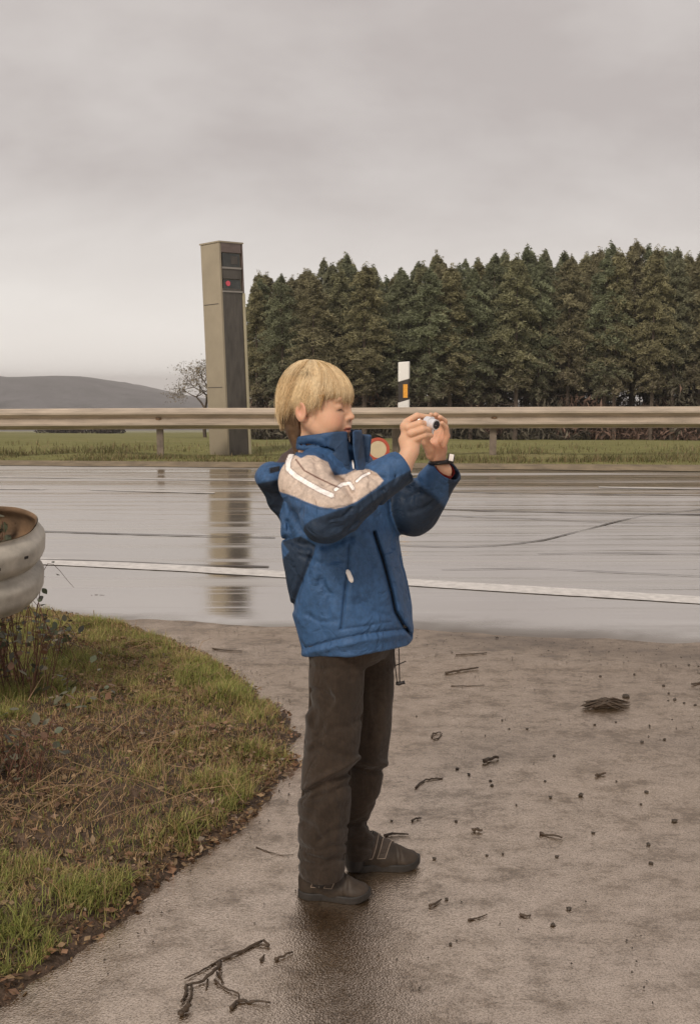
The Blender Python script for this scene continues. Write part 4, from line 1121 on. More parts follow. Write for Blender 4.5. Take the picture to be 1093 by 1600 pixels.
# ---------------- head frame
HY = math.radians(-21); HP = math.radians(4)
Rh = np.array(Matrix.Rotation(HY, 3, 'Z') @ Matrix.Rotation(HP, 3, 'Y'))
HO = B(497, 632, 0.0)
def toH(P): return (P - HO.astype(np.float32)) @ Rh.astype(np.float32)
def frH(p): return HO + Rh @ np.asarray(p, float)
def head_sdf(P):
    Q = toH(P)
    d = dell(Q, (-0.010, 0, 0.026), (0.083, 0.068, 0.078))
    d = smin(d, dell(Q, (0.030, 0, -0.020), (0.050, 0.054, 0.062)), 0.03)
    d = smin(d, dell(Q, (0.040, 0, -0.062), (0.040, 0.040, 0.034)), 0.022)
    d = smin(d, dell(Q, (0.064, 0, -0.084), (0.017, 0.019, 0.015)), 0.016)
    for s in (-1, 1):
        d = smin(d, dell(Q, (0.046, s * 0.035, -0.040), (0.031, 0.025, 0.030)), 0.018)      # cheeks
        d = smin(d, dcone(Q, (-0.002, s * 0.056, -0.045), (0.048, s * 0.030, -0.083), 0.012, 0.012), 0.022)
    d = smin(d, dell(Q, (0.066, 0, 0.020), (0.016, 0.042, 0.020)), 0.016)                    # brow
    for s in (-1, 1):
        d = smax(d, -dell(Q, (0.083, s * 0.031, 0.001), (0.016, 0.019, 0.011)), 0.012)       # sockets
        d = smin(d, dell(Q, (0.0625, s * 0.030, -0.001), (0.0135, 0.0145, 0.0115)), 0.004)   # lidded eyes
    d = smin(d, dchain(Q, [(0.073, 0, 0.006), (0.081, 0, -0.010), (0.091, 0, -0.024)], [0.006, 0.0065, 0.0075], 0.004), 0.009)
    for s in (-1, 1): d = smin(d, dell(Q, (0.081, s * 0.0095, -0.029), (0.0085, 0.0065, 0.0062)), 0.004)
    for s in (-1, 1): d = smax(d, -dell(Q, (0.086, s * 0.0055, -0.0350), (0.0045, 0.003, 0.003)), 0.002)
    d = smin(d, dell(Q, (0.072, 0, -0.052), (0.014, 0.024, 0.022)), 0.010)
    d = smin(d, dell(Q, (0.0845, 0, -0.0500), (0.0060, 0.017, 0.0042)), 0.003)
    d = smin(d, dell(Q, (0.0820, 0, -0.0605), (0.0070, 0.015, 0.0050)), 0.003)
    d = smax(d, -dell(Q, (0.0920, 0, -0.0550), (0.010, 0.024, 0.0013)), 0.002)
    # ears
    for s in (-1, 1):
        Re = np.array(Matrix.Rotation(math.radians(s * 20), 3, 'Z') @ Matrix.Rotation(math.radians(-12), 3, 'Y'))
        e = dell(Q, (-0.014, s * 0.0755, -0.016), (0.0175, 0.0075, 0.027), Re)
        e = smin(e, dell(Q, (-0.008, s * 0.070, -0.034), (0.008, 0.006, 0.010), Re), 0.006)
        e = smax(e, -dell(Q, (-0.011, s * 0.084, -0.013), (0.0100, 0.0062, 0.0170), Re), 0.003)
        e = smin(e, dell(Q, (-0.003, s * 0.073, -0.018), (0.0045, 0.006, 0.008), Re), 0.004)
        d = smin(d, e, 0.004)
    # neck
    d = smin(d, dcone(Q, (-0.012, 0, -0.050), (-0.006, 0, -0.150), 0.046, 0.041), 0.020)
    return d

# ---------------- joints
SHN = B(480, 752, -0.115); ELN = B(512, 808, -0.235); WRN = B(628, 728, -0.185)
SHF = B(566, 756, 0.115); ELF = B(646, 796, 0.07); WRF = B(691, 736, -0.005)
HWN = B(641, 705, -0.175); 
def hand_near(P):
    """his right hand: back of the hand towards the viewer, fingers closed round the camera's right end"""
    R_ = -0.165
    d = dcone(P, WRN + (WRN - HWN) * 0.8, HWN, 0.025, 0.0205)
    d = smin(d, dell(P, B(640, 688, R_), (0.026, 0.017, 0.030), np.array(Matrix.Rotation(math.radians(16), 3, 'Y'))), 0.012)
    d = smin(d, dcone(P, B(634, 667, R_ + 0.002), B(650, 682, R_ + 0.004), 0.0150, 0.0150), 0.010)
    fs = [([(634, 660, -.155), (651, 650, -.158), (668, 652, -.150), (675, 657, -.142)], [.0095, .0088, .0074, .0062]),
          ([(637, 668, -.176), (656, 661, -.182), (667, 663, -.170), (671, 667, -.158)], [.0095, .0088, .0076, .0064]),
          ([(641, 677, -.180), (660, 671, -.188), (669, 672, -.176), (671, 674, -.160)], [.0092, .0084, .0072, .0062]),
          ([(646, 687, -.176), (663, 680, -.184), (672, 680, -.172), (673, 681, -.160)], [.0085, .0076, .0068, .0056])]
    for pts, rad in fs: d = smin(d, dchain(P, [B(*p) for p in pts], [q * 0.95 for q in rad], 0.002), 0.0018)
    d = smin(d, dchain(P, [B(630, 688, -.150), B(640, 676, -.125), B(656, 670, -.120), B(664, 670, -.122)], [.013, .0105, .009, .0075], 0.004), 0.008)
    return d
def hand_far(P):
    """his left hand: palm towards the viewer, fingers up and bent over the camera's other end"""
    d = dcone(P, WRF + (0, 0, -0.03), B(684, 722, -.005), 0.024, 0.0205)
    d = smin(d, dell(P, B(682, 702, -.010), (0.0260, 0.0145, 0.031), np.array(Matrix.Rotation(math.radians(4), 3, 'Y'))), 0.012)
    d = smin(d, dell(P, B(671, 706, -.022), (0.011, 0.012, 0.020)), 0.008)      # ball of the thumb
    fs = [([(677, 688, -.002), (686, 668, .004), (681, 655, -.004), (673, 648, -.018)], [.0095, .0085, .0074, .0062]),
          ([(683, 688, -.010), (692, 668, -.006), (688, 654, -.014), (680, 648, -.030)], [.0098, .0088, .0078, .0066]),
          ([(689, 690, -.020), (696, 672, -.020), (694, 658, -.030), (687, 652, -.044)], [.0095, .0086, .0075, .0064]),
          ([(692, 696, -.032), (698, 681, -.036), (696, 668, -.046), (690, 661, -.058)], [.0086, .0078, .0068, .0058])]
    for pts, rad in fs: d = smin(d, dchain(P, [B(*p) for p in pts], [q * 0.95 for q in rad], 0.002), 0.0016)
    d = smin(d, dchain(P, [B(670, 702, -.030), B(664, 690, -.046), B(666, 681, -.058), B(671, 676, -.066)], [.0125, .0105, .009, .0072], 0.003), 0.006)
    return d
def body_sdf(P):
    d = np.full(len(P), 1.0, np.float32)
    def part(c, rad, f, k=0.006):
        nonlocal d
        m = np.linalg.norm(P - np.asarray(c, np.float32), axis=1) < rad
        if m.any():
            e = d.copy(); v = f(P[m]); e[m] = smin(d[m], v, k)
            far = ~m; e[far] = np.minimum(d[far], np.linalg.norm(P[far] - np.asarray(c, np.float32), axis=1) - rad + 0.06)
            d = e
        else: d = np.minimum(d, np.linalg.norm(P - np.asarray(c, np.float32), axis=1) - rad + 0.06)
    # arms, trunk, legs under the clothes
    d = np.minimum(d, dchain(P, [SHN, ELN, WRN], [0.040, 0.034, 0.024], 0.01))
    d = smin(d, dchain(P, [SHF, ELF, WRF], [0.040, 0.034, 0.023], 0.01), 0.02)
    d = smin(d, dcone(P, B(532, 780, 0.02), B(548, 990, 0.02), 0.085, 0.085), 0.05)
    d = smin(d, dcone(P, B(510, 752, 0.0), SHN, 0.040, 0.040), 0.02); d = smin(d, dcone(P, B(524, 752, 0.02), SHF, 0.040, 0.040), 0.02)
    d = smin(d, dchain(P, [B(527, 1010, -0.06), B(516, 1190, -0.07), B(501, 1372, -0.078)], [0.042, 0.036, 0.020], 0.02), 0.03)
    d = smin(d, dchain(P, [B(570, 1010, 0.08), B(570, 1180, 0.085), B(554, 1280, 0.085), B(556, 1345, 0.085)], [0.05, 0.040, 0.025, 0.022], 0.005), 0.03)
    part(HO, 0.22, head_sdf, 0.025)
    part(B(648, 682, -.165), 0.10, hand_near, 0.006)
    part(B(684, 690, -.02), 0.10, hand_far, 0.006)
    return d
V, Fq = nets(body_sdf, (-0.30, 2.36, 0.03), (0.30, 3.00, 1.39), 0.0022, 'body')
# skin colours
SKIN = np.array([0.66, 0.395, 0.26])
c_ = np.tile(SKIN, (len(V), 1)) * (1 + 0.05 * fbm(V, 35, 201, 3))[:, None]
Qh = (V - HO) @ Rh
ishead = Qh[:, 2] > -0.14
def blob(c, r): return np.exp(-(((Qh - np.array(c)) / np.array(r)) ** 2).sum(1))
def mixc(m, col):
    global c_
    m = np.clip(m, 0, 1)[:, None]; c_ = c_ * (1 - m) + np.array(col) * m
for s in (-1, 1):
    mixc(0.45 * blob((0.070, s * 0.040, -0.032), (0.03, 0.020, 0.018)), (0.66, 0.27, 0.18))
    mixc(0.45 * blob((-0.014, s * 0.078, -0.016), (0.018, 0.012, 0.025)), (0.62, 0.24, 0.17))
    # lash line and brow
    lz = -0.0065 - 4.0 * (np.abs(Qh[:, 1] - s * 0.031)) ** 2 * 6
    m = np.exp(-((Qh[:, 2] - lz) / 0.0022) ** 2) * np.exp(-((Qh[:, 1] - s * 0.031) / 0.0115) ** 4) * (Qh[:, 0] > 0.05)
    mixc(1.0 * m, (0.045, 0.022, 0.015))
    bz = 0.0165 - 12 * (Qh[:, 1] - s * 0.030) ** 2
    m = np.exp(-((Qh[:, 2] - bz) / 0.0028) ** 2) * (np.abs(Qh[:, 1] - s * 0.031) < 0.019) * (Qh[:, 0] > 0.045)
    mixc(0.30 * m, (0.30, 0.17, 0.09))
lipm = np.exp(-((Qh[:, 2] + 0.0552) / 0.0062) ** 4) * (np.abs(Qh[:, 1]) < 0.020) * (Qh[:, 0] > 0.070)
mixc(0.85 * lipm, (0.50, 0.15, 0.12))
mixc(0.9 * np.exp(-((Qh[:, 2] + 0.0552) / 0.0011) ** 2) * (np.abs(Qh[:, 1]) < 0.024) * (Qh[:, 0] > 0.066), (0.16, 0.045, 0.035))
mixc(0.5 * blob((0.090, 0, -0.026), (0.008, 0.008, 0.006)), (0.68, 0.33, 0.23))
for s in (-1, 1): mixc(0.9 * blob((0.086, s * 0.0055, -0.0345), (0.004, 0.0028, 0.0024)), (0.13, 0.05, 0.035))
# palm a little redder
pd = np.exp(-(np.linalg.norm(V - B(684, 695, -.02), axis=1) / 0.05) ** 4)
mixc(0.35 * pd, (0.62, 0.27, 0.17))
boy = mesh_obj('person', V - boy_base, Fq, M['skin'], smooth=True, colors=c_)
boy.location = boy_base
tag(boy, 'blond boy in blue rain jacket standing on wet tarmac holding up a small camera', 'person')
for s in (-1, 1):
    e = MB(); c = frH((0.0625, s * 0.030, -0.0035)); v = []; f = []
    for i in range(7):
        for j in range(10):
            th = math.pi * i / 6; ph = 2 * math.pi * j / 10; v.append(c + 0.0112 * np.array([math.sin(th) * math.cos(ph), math.sin(th) * math.sin(ph), math.cos(th)]))
    for i in range(6):
        for j in range(10): f.append((i * 10 + j, (i + 1) * 10 + j, (i + 1) * 10 + (j + 1) % 10, i * 10 + (j + 1) % 10))
    e.add(v, f).build('eye', M['eye'], boy, smooth=True)

# ---------------- hair: a cap and thousands of strands combed down from the crown
def hem_z(phi):   # phi 0 front, +-pi back; same both sides
    return np.interp(np.abs(phi), [0, 0.3, 0.6, 0.95, 1.25, 1.5, 1.75, 2.1, 2.6, 3.1416], [0.012, 0.014, 0.025, 0.025, 0.008, -0.004, -0.002, -0.008, -0.030, -0.048])
HCc = np.array([-0.010, 0, 0.020]); HR = np.array([0.0915, 0.0745, 0.0885])
def hair_r(Q):   # ellipsoid flaring a little near the hem
    return 1.0
def cap_sdf(P):
    Q = toH(P); q = Q - HCc.astype(np.float32)
    phi = np.arctan2(q[:, 1], q[:, 0])
    low = np.clip(-q[:, 2] / 0.06, 0, 1)
    R_ = HR.astype(np.float32)
    qq = q.copy(); qq[:, 2] = np.where(q[:, 2] < 0, q[:, 2] * 0.55, q[:, 2])      # straighter sides below the widest line
    d = dell(qq, (0, 0, 0), R_)
    ang = phi + 0.25 * np.sin(3 * phi)
    d = d + 0.0016 * np.sin(ang * 27 + 4 * q[:, 2] / 0.05) * np.clip(1 - q[:, 2] / 0.09, 0, 1) + 0.0012 * np.sin(ang * 61)
    hz_ = hem_z(phi) + 0.009 + 0.004 * np.sin(phi * 23) + 0.003 * np.sin(phi * 41 + 1)
    d = smax(d, (hz_ - Q[:, 2]) * 0.8, 0.006)
    d = smax(d, -dell(Q, (-0.010, 0, 0.026), (0.080, 0.065, 0.072)), 0.004)
    face = dell(Q, (0.10, 0, -0.04), (0.045, 0.06, 0.068))
    return d
V, Fq = nets(cap_sdf, HO - 0.13, HO + 0.13, 0.0022, 'hair')
nn = fbm((V - HO) @ Rh, (60, 60, 14), 211, 3)
cc = np.array([0.50, 0.33, 0.14]) * (1 + 0.35 * nn)[:, None]
hairm = mesh_obj('hair', V, Fq, M['hair'], boy, smooth=True, colors=cc)
# short darker hair on the nape
def nape_sdf(P):
    Q = toH(P)
    d = dell(Q, (-0.012, 0, -0.005), (0.083, 0.069, 0.092))
    d = smax(d, dell(Q, (-0.03, 0, -0.05), (0.075, 0.085, 0.07)), 0.01)
    d = smax(d, (Q[:, 0] + 0.026 + 0.10 * (Q[:, 2] + 0.04)) , 0.004)
    d = smax(d, -(Q[:, 2] + 0.102), 0.006); d = smin(d, smax(dcone(Q, (-0.030, 0, -0.06), (-0.012, 0, -0.12), 0.052, 0.040), Q[:, 0] + 0.030, 0.004), 0.01)
    return d + 0.001 * noise(Q, 150, 3)
V, Fq = nets(nape_sdf, HO - 0.14, HO + 0.13, 0.003, 'nape')
cc = np.array([0.13, 0.075, 0.040]) * (1 + 0.4 * fbm((V - HO) @ Rh, (90, 90, 25), 212, 3))[:, None]
mesh_obj('nape_hair', V, Fq, M['hair'], boy, smooth=True, colors=cc)
r = np.random.default_rng(44); ns = 16000; K = 9
phi0 = r.uniform(-math.pi, math.pi, ns)
crown_s = r.uniform(0.03, 0.95, ns) ** 0.8
hz_ = hem_z(phi0)
clump = fbm(np.column_stack([np.cos(phi0) * 3, np.sin(phi0) * 3, 0 * phi0]), 3.0, 213, 3)
hz_ = hz_ + 0.012 * clump - r.gamma(1.2, 0.0060, ns) * np.interp(np.abs(phi0), [0, 0.9, 1.4], [0.45, 0.55, 1.0]) + 0.004
th_end = np.arccos(np.clip((hz_ - HCc[2]) / HR[2], -1, 1))
t = np.linspace(0, 1, K)[None]
th0 = crown_s * th_end * 0.75
th = th0[:, None] + (th_end - th0)[:, None] * t
ph = phi0[:, None] + (0.55 * np.sin(phi0 * 1.0 + 0.5))[:, None] * (t - 1) * 0.8 + r.normal(0, 0.07, (ns, 1)) * t + 0.10 * clump[:, None] * t
rr = 1.004 + (r.uniform(0, 0.045, (ns, 1)) + 0.06 * np.clip(clump[:, None] + 0.3, 0, 1)) * (0.15 + t) - 0.05 * np.clip(t - 0.85, 0, 1) * 3 + 0.012 * np.sin(t * math.pi)
zl = np.cos(th) * HR[2]
belo = np.minimum(zl, 0)
sr = np.where(zl > 0, np.sin(th), np.sqrt(np.clip(1 - (belo * 0.55 / HR[2]) ** 2, 0, 1)))
# crown point sits back of the middle
cxs = -0.018 * (1 - np.sin(np.clip(th, 0, math.pi / 2)))
X = HCc[0] + cxs + HR[0] * sr * np.cos(ph) * rr; Y = HCc[1] + HR[1] * sr * np.sin(ph) * rr; Zq = HCc[2] + zl * rr
Pth = np.stack([X, Y, Zq], -1)
Pth = HO + Pth @ Rh.T
def strands(name, Pth, rad, cols, mat, parent, label=None):
    ns, K = Pth.shape[:2]
    tg = np.gradient(Pth, axis=1); tg /= np.linalg.norm(tg, axis=2, keepdims=True) + 1e-12
    a = np.cross(tg, np.array([0.3, 0.5, 0.81])); a /= np.linalg.norm(a, axis=2, keepdims=True) + 1e-12
    b = np.cross(tg, a)
    rd = rad * np.array([1.0] * (K - 2) + [0.7, 0.15])[None, :, None]
    ring = [Pth + rd * (math.cos(q) * a + math.sin(q) * b) for q in (0, 2.094, 4.189)]
    V = np.stack(ring, 2).reshape(-1, 3)
    i = (np.arange(ns)[:, None, None] * K + np.arange(K - 1)[None, :, None]) * 3
    f = []
    for k in range(3): f.append(np.stack([i + k, i + (k + 1) % 3, i + 3 + (k + 1) % 3, i + 3 + k], -1))
    f = np.concatenate(f, 2).reshape(-1, 4)
    o = mesh_obj(name, V, f, mat, parent, smooth=True, colors=np.repeat(cols, 3 * K, 0))
    if label: o['label'] = label
    o['kind'] = 'stuff'
    return o
pale = np.array([0.92, 0.73, 0.46]); dk = np.array([0.50, 0.32, 0.15])
mix_ = np.clip(0.60 + 0.9 * clump + r.normal(0, 0.34, ns), 0, 1)[:, None]
strands('hair_strands', Pth, 0.00045, pale * mix_ + dk * (1 - mix_), M['hair'], boy)
# a few strands standing off the back of the head
ns2 = 160; base_i = r.choice(np.nonzero(np.abs(phi0) > 2.0)[0], ns2)
P2_ = Pth[base_i].copy(); outw = P2_ - HO; outw /= np.linalg.norm(outw, axis=2, keepdims=True)
P2_ += outw * (r.uniform(0.002, 0.010, (ns2, 1, 1)) * np.linspace(0, 1, K)[None, :, None] ** 1.5)
strands('stray_hair', P2_, 0.0004, np.tile(pale, (ns2, 1)), M['hair'], boy)
# nape strands
# wisps over the ears and temples
nw = 260; sg = r.choice([-1, 1], nw); x0 = r.uniform(-0.03, 0.045, nw); tt = np.linspace(0, 1, 6)[None]
ylen = r.uniform(0.018, 0.040, nw)
Yw = sg[:, None] * (0.0745 - 0.10 * np.clip(x0[:, None], 0, 1) ** 1.0 + 0.002 * r.normal(0, 1, (nw, 1)) - 0.004 * tt)
Pw = np.stack([x0[:, None] - 0.010 * tt, Yw, 0.028 - ylen[:, None] * tt + 0.10 * np.clip(x0[:, None], -1, 0)], -1)
strands('side_wisps', HO + Pw @ Rh.T, 0.0006, dk * r.uniform(0.8, 2.0, (nw, 1)), M['hair'], boy)
n3 = 1500; ph3 = r.choice([-1, 1], n3) * r.uniform(1.85, math.pi, n3); z0 = r.uniform(-0.07, 0.0, n3)
zz_ = z0[:, None] - np.linspace(0, 0.028, 5)[None]
zz_ = np.maximum(zz_, -0.10)
sr3 = np.sqrt(np.clip(1 - ((zz_ + 0.005) / 0.092) ** 2, 0.02, 1))
Pn = np.stack([-0.012 + 0.0845 * sr3 * np.cos(ph3)[:, None], 0.0705 * sr3 * np.sin(ph3)[:, None], zz_], -1)
strands('nape_strands', HO + Pn @ Rh.T, 0.0005, np.array([0.15, 0.09, 0.05]) * r.uniform(0.5, 1.7, (n3, 1)), M['hair'], boy)

# ---------------- jacket
T30 = math.radians(-30)
jr = [(722, 462, 578), (740, 450, 598), (770, 444, 606), (805, 440, 612), (835, 440, 622), (870, 444, 629), (910, 450, 637), (950, 457, 643), (985, 465, 646), (1008, 471, 647), (1030, 474, 648)]
jz, jx, ja, jb = [], [], [], []
for (py, l, rgt) in jr:
    a = B(l, py, 0.02); b2 = B(rgt, py, 0.02); jz.append(a[2]); jx.append((a[0] + b2[0]) / 2); hw = (b2[0] - a[0]) / 2
    ja.append(hw / 1.10); jb.append(hw / 1.10 * 1.22)
jy = [2.74] * len(jz)
COLL = B(517, 700, 0.0)
def arm_n(P): return dchain(P, [SHN, ELN, WRN], [0.064, 0.064, 0.045], 0.03)
def arm_f(P): return dchain(P, [SHF, B(604, 786, 0.12), ELF, WRF + (0.008, 0, 0.004)], [0.062, 0.060, 0.062, 0.044], 0.03)
def creases(px, py, lines):
    s = 0
    for (pts, w_, dep) in lines:
        s = s + dep * np.exp(-(polyfield(px, py, pts) / w_) ** 2)
    return s
JC = [([(444, 770), (452, 800), (450, 830)], 3, 0.003), ([(470, 868), (500, 880), (530, 876)], 4, 0.0035), ([(560, 845), (575, 862), (582, 885)], 4, 0.004), ([(500, 905), (515, 930), (512, 960)], 5, 0.003), ([(560, 935), (580, 955), (605, 962)], 4, 0.0035), ([(480, 960), (500, 972), (525, 970)], 4, 0.003), ([(515, 812), (535, 808), (548, 795)], 3, 0.004), ([(540, 832), (556, 815), (562, 795)], 3, 0.004), ([(590, 790), (600, 778), (600, 765)], 3, 0.0035), ([(462, 745), (470, 765), (466, 785)], 3.5, 0.003), ([(610, 762), (618, 752), (618, 742)], 3, 0.003), ([(622, 870), (634, 900), (638, 935)], 4, 0.003),  # + carves in, - raises; pixels of the photo, near side only
    ([(448, 842), (475, 852), (510, 852), (548, 838)], 7, 0.009), ([(492, 858), (480, 890), (466, 925), (457, 952)], 5, 0.006), ([(500, 862), (489, 900), (478, 940)], 9, -0.004),
    ([(545, 850), (543, 890), (538, 935), (533, 982)], 2.2, 0.004), ([(553, 855), (551, 900), (546, 950)], 6, -0.003),
    ([(584, 832), (597, 872), (611, 925), (617, 955), (630, 978), (641, 992)], 3.0, 0.010), ([(592, 832), (606, 872), (620, 925), (628, 955), (640, 980)], 6, -0.005),
    ([(477, 1012), (520, 1000), (570, 990), (636, 981)], 1.8, 0.0030), ([(476, 1022), (520, 1011), (570, 1001), (640, 990)], 5, -0.004),
    ([(530, 984), (560, 980), (610, 972)], 2, 0.002), ([(520, 930), (545, 945), (575, 940)], 9, 0.003), ([(560, 870), (580, 900), (590, 950)], 10, 0.003),
    ([(458, 800), (470, 825), (482, 845)], 5, 0.004), ([(448, 815), (458, 840)], 4, 0.004),
    ([(492, 720), (498, 745), (512, 770)], 5, 0.004), ([(520, 742), (535, 752), (548, 772)], 4, 0.008), ([(547, 748), (556, 765), (552, 780)], 4, 0.006), ([(528, 760), (538, 772)], 5, -0.005),
    ([(478, 768), (500, 785), (530, 792)], 6, -0.004), ([(470, 800), (505, 820), (540, 822), (575, 806)], 9, 0.005), ([(560, 800), (600, 770), (632, 742)], 4, -0.003),
    ([(575, 742), (590, 752), (596, 765)], 4, 0.005), ([(560, 728), (580, 742), (600, 748)], 4, 0.006)]
FC = [([(632, 780), (655, 770), (672, 776)], 5, 0.006), ([(640, 800), (662, 795), (680, 782)], 5, 0.005), ([(622, 760), (640, 765), (655, 752)], 4, 0.005), ([(648, 742), (656, 755), (655, 770)], 4, 0.004), ([(668, 800), (690, 778)], 5, -0.004)]
def wr(P, amp=1.0, seed=0):
    return amp * (0.0048 * fbm(P, (12, 12, 8), 301 + seed, 2) + 0.0042 * (1 - 2.2 * np.abs(noise(P, (24, 24, 15), 303 + seed))) * (0.5 + 0.5 * noise(P, 6, 305)))
def torso_sdf(P):
    Q = P.copy()
    d = dloft(Q, jz, jx, jy, ja, jb, T30, 2.3)
    # slope of the shoulders
    d = smin(d, dcone(P, B(512, 722, 0.0), SHN + (0, 0, -0.004), 0.062, 0.062), 0.03)
    d = smin(d, dcone(P, B(520, 722, 0.03), SHF, 0.062, 0.062), 0.03)
    # hem: cut by a slightly tilted plane and hollow underneath
    hem = (B(474, 1030, -0.05)[2] + 0.10 * (P[:, 0] - B(474, 1030)[0])) - P[:, 2] + 0.16 * np.clip(2.70 - P[:, 1], 0, 0.2)
    d = smax(d, hem, 0.006)
    inner = dloft(P, jz, jx, jy, [q - 0.020 for q in ja], [q - 0.020 for q in jb], T30, 2.3)
    inner = np.maximum(inner, P[:, 2] - B(500, 985)[2])
    return np.maximum(d, -inner)
def hood_sdf(P):
    d = dell(P, B(424, 745, 0.02), (0.040, 0.11, 0.034), np.array(Matrix.Rotation(math.radians(20), 3, 'Y')))
    d = smin(d, dchain(P, [B(430, 748, -0.03), B(437, 782, -0.01), B(443, 812, 0.0)], [0.042, 0.030, 0.008], 0.01), 0.02)
    d = smin(d, dchain(P, [B(438, 742, 0.01), B(450, 722, 0.03), B(466, 703, 0.04)], [0.028, 0.022, 0.015], 0.01), 0.02)
    return d
def jacket_sdf(P):
    px, py = PX(P); nearside = P[:, 1] < 2.76
    cr = np.where(nearside, creases(px, py, JC), 0)
    t_ = torso_sdf(P) + cr * 1.3
    a = arm_n(P) + cr * 1.1
    d = smin(t_, a, 0.022)
    crf = np.where(P[:, 1] > 2.60, creases(px, py, FC), 0)
    f = arm_f(P) + crf
    d = smin(d, f, 0.016)
    d = smin(d, hood_sdf(P), 0.010)
    d = d + wr(P)
    # cuffs: cut square and hollow
    for E, Wr, r_, rel in ((ELN, WRN, 0.045, 0.0), (ELF, WRF + (0.008, 0, 0.004), 0.044, 0.0)):
        ax = (Wr - E); ax /= np.linalg.norm(ax)
        s_ = (P - Wr) @ ax.astype(np.float32)
        nearw = np.linalg.norm(P - Wr, axis=1) < 0.085
        d = np.where(nearw, smax(d, s_ - 0.004, 0.004), d)
        rad = np.linalg.norm((P - Wr) - s_[:, None] * ax, axis=1)
        d = np.where(nearw & (s_ > -0.05), smax(d, -(rad - (r_ - 0.008)), 0.003), d)
    return d
V, Fq = nets(jacket_sdf, (-0.265, 2.34, 0.60), (0.31, 3.00, 1.20), 0.0026, 'jacket')
px, py = PX(V)
BLUE = np.array([0.036, 0.092, 0.205]); NAVY = np.array([0.013, 0.027, 0.053]); TAN = np.array([0.57, 0.46, 0.385]); PIPE = np.array([0.14, 0.065, 0.045]); WHT = np.array([0.92, 0.88, 0.85]); BROWN = np.array([0.075, 0.05, 0.045])
ar = arm_n(V.astype(np.float32)); af_ = arm_f(V.astype(np.float32)); tr_ = torso_sdf(V.astype(np.float32)); hd = hood_sdf(V.astype(np.float32))
def inpoly(px, py, poly, soft=1.2):
    P = np.column_stack([px, py]); d = polydist(P, np.array(poly, float)); return np.clip(d / soft + 0.5, 0, 1)
col = np.tile(BLUE, (len(V), 1))
def paint(m, c):
    global col
    m = np.clip(m, 0, 1)[:, None]; col = col * (1 - m) + np.array(c) * m
front = (V[:, 1] < 2.735).astype(float)
isN = ((ar < tr_ - 0.004) & (ar < af_)).astype(float); isF = ((af_ < tr_ - 0.002) & (af_ < ar)).astype(float); isH = ((hd < tr_) & (hd < ar)).astype(float)
# dark under panel of the near sleeve, running into the forearm
paint(front * inpoly(px, py, [(487, 812), (520, 800), (556, 788), (585, 768), (612, 750), (640, 735), (660, 745), (600, 800), (560, 838), (520, 853), (485, 850), (470, 838), (476, 820)], 2.0) * (ar < 0.02), NAVY * 1.15)
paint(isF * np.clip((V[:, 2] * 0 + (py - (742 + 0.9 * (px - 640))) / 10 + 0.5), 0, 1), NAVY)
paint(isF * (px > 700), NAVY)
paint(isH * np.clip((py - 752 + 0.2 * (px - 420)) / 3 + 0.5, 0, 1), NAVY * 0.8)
paint(isH * inpoly(px, py, [(421, 731), (437, 728), (437, 736), (421, 740)], 1.0) * front, (0.012, 0.014, 0.02))
paint(front * inpoly(px, py, [(440, 846), (470, 838), (493, 852), (490, 866), (480, 890), (466, 925), (457, 952), (436, 950), (436, 880), (452, 862)], 1.5), NAVY * 1.1)  # shadow of the fold under the arm, put into the cloth colour as navy
paint(inpoly(px, py, [(428, 722), (436, 712), (456, 690), (470, 690), (466, 712), (450, 722), (440, 723)], 1.5) * isH, BROWN)
tanp = [(430, 726), (447, 712), (458, 709), (470, 716), (480, 711), (492, 712), (503, 718), (512, 722), (517, 733), (522, 743), (540, 741), (556, 733), (575, 733), (588, 739), (599, 751), (588, 762), (572, 773), (556, 784), (540, 791), (524, 795), (500, 792), (478, 784), (458, 775), (436, 768)]
paint(front * inpoly(px, py, tanp, 1.4) * (1 - isH), TAN * (1 + 0.06 * fbm(V, 30, 7, 2))[:, None])
for ln_, wd_ in (([(456, 708), (450, 722), (450, 733), (462, 744), (482, 756), (500, 766), (518, 774)], 4.2), ([(524, 765), (534, 757), (546, 755), (551, 763)], 3.2), ([(557, 752), (566, 744), (577, 739)], 2.4)):
    dd = polyfield(px, py, ln_)
    paint(front * 0.8 * np.clip((wd_ + 1.2 - dd) / 1.2, 0, 1), PIPE)
    paint(front * np.clip((wd_ - dd) / 1.0, 0, 1), WHT)
dd = polyfield(px, py, [(462, 718), (475, 735), (495, 746), (520, 758), (530, 762)]); paint(front * np.clip((1.6 - dd) / 1.0, 0, 1), PIPE)
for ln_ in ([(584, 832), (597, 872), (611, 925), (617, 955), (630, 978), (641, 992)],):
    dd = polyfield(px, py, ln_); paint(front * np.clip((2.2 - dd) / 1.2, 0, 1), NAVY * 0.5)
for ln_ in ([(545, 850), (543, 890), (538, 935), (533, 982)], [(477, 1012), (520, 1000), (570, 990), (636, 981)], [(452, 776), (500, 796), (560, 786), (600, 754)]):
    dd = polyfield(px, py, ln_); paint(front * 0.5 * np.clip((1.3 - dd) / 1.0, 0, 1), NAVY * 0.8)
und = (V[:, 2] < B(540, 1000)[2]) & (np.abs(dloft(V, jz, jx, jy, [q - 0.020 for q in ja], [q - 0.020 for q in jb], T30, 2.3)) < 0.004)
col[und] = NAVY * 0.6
# worn, mottled cloth
col = col * (1 + 0.10 * fbm(V, 14, 221, 3) + 0.06 * fbm(V, 70, 222, 2))[:, None]
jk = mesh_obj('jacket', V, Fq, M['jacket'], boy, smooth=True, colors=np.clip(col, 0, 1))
jk['label'] = 'blue rain jacket with beige yoke, white reflective stripes and navy sleeve panels'

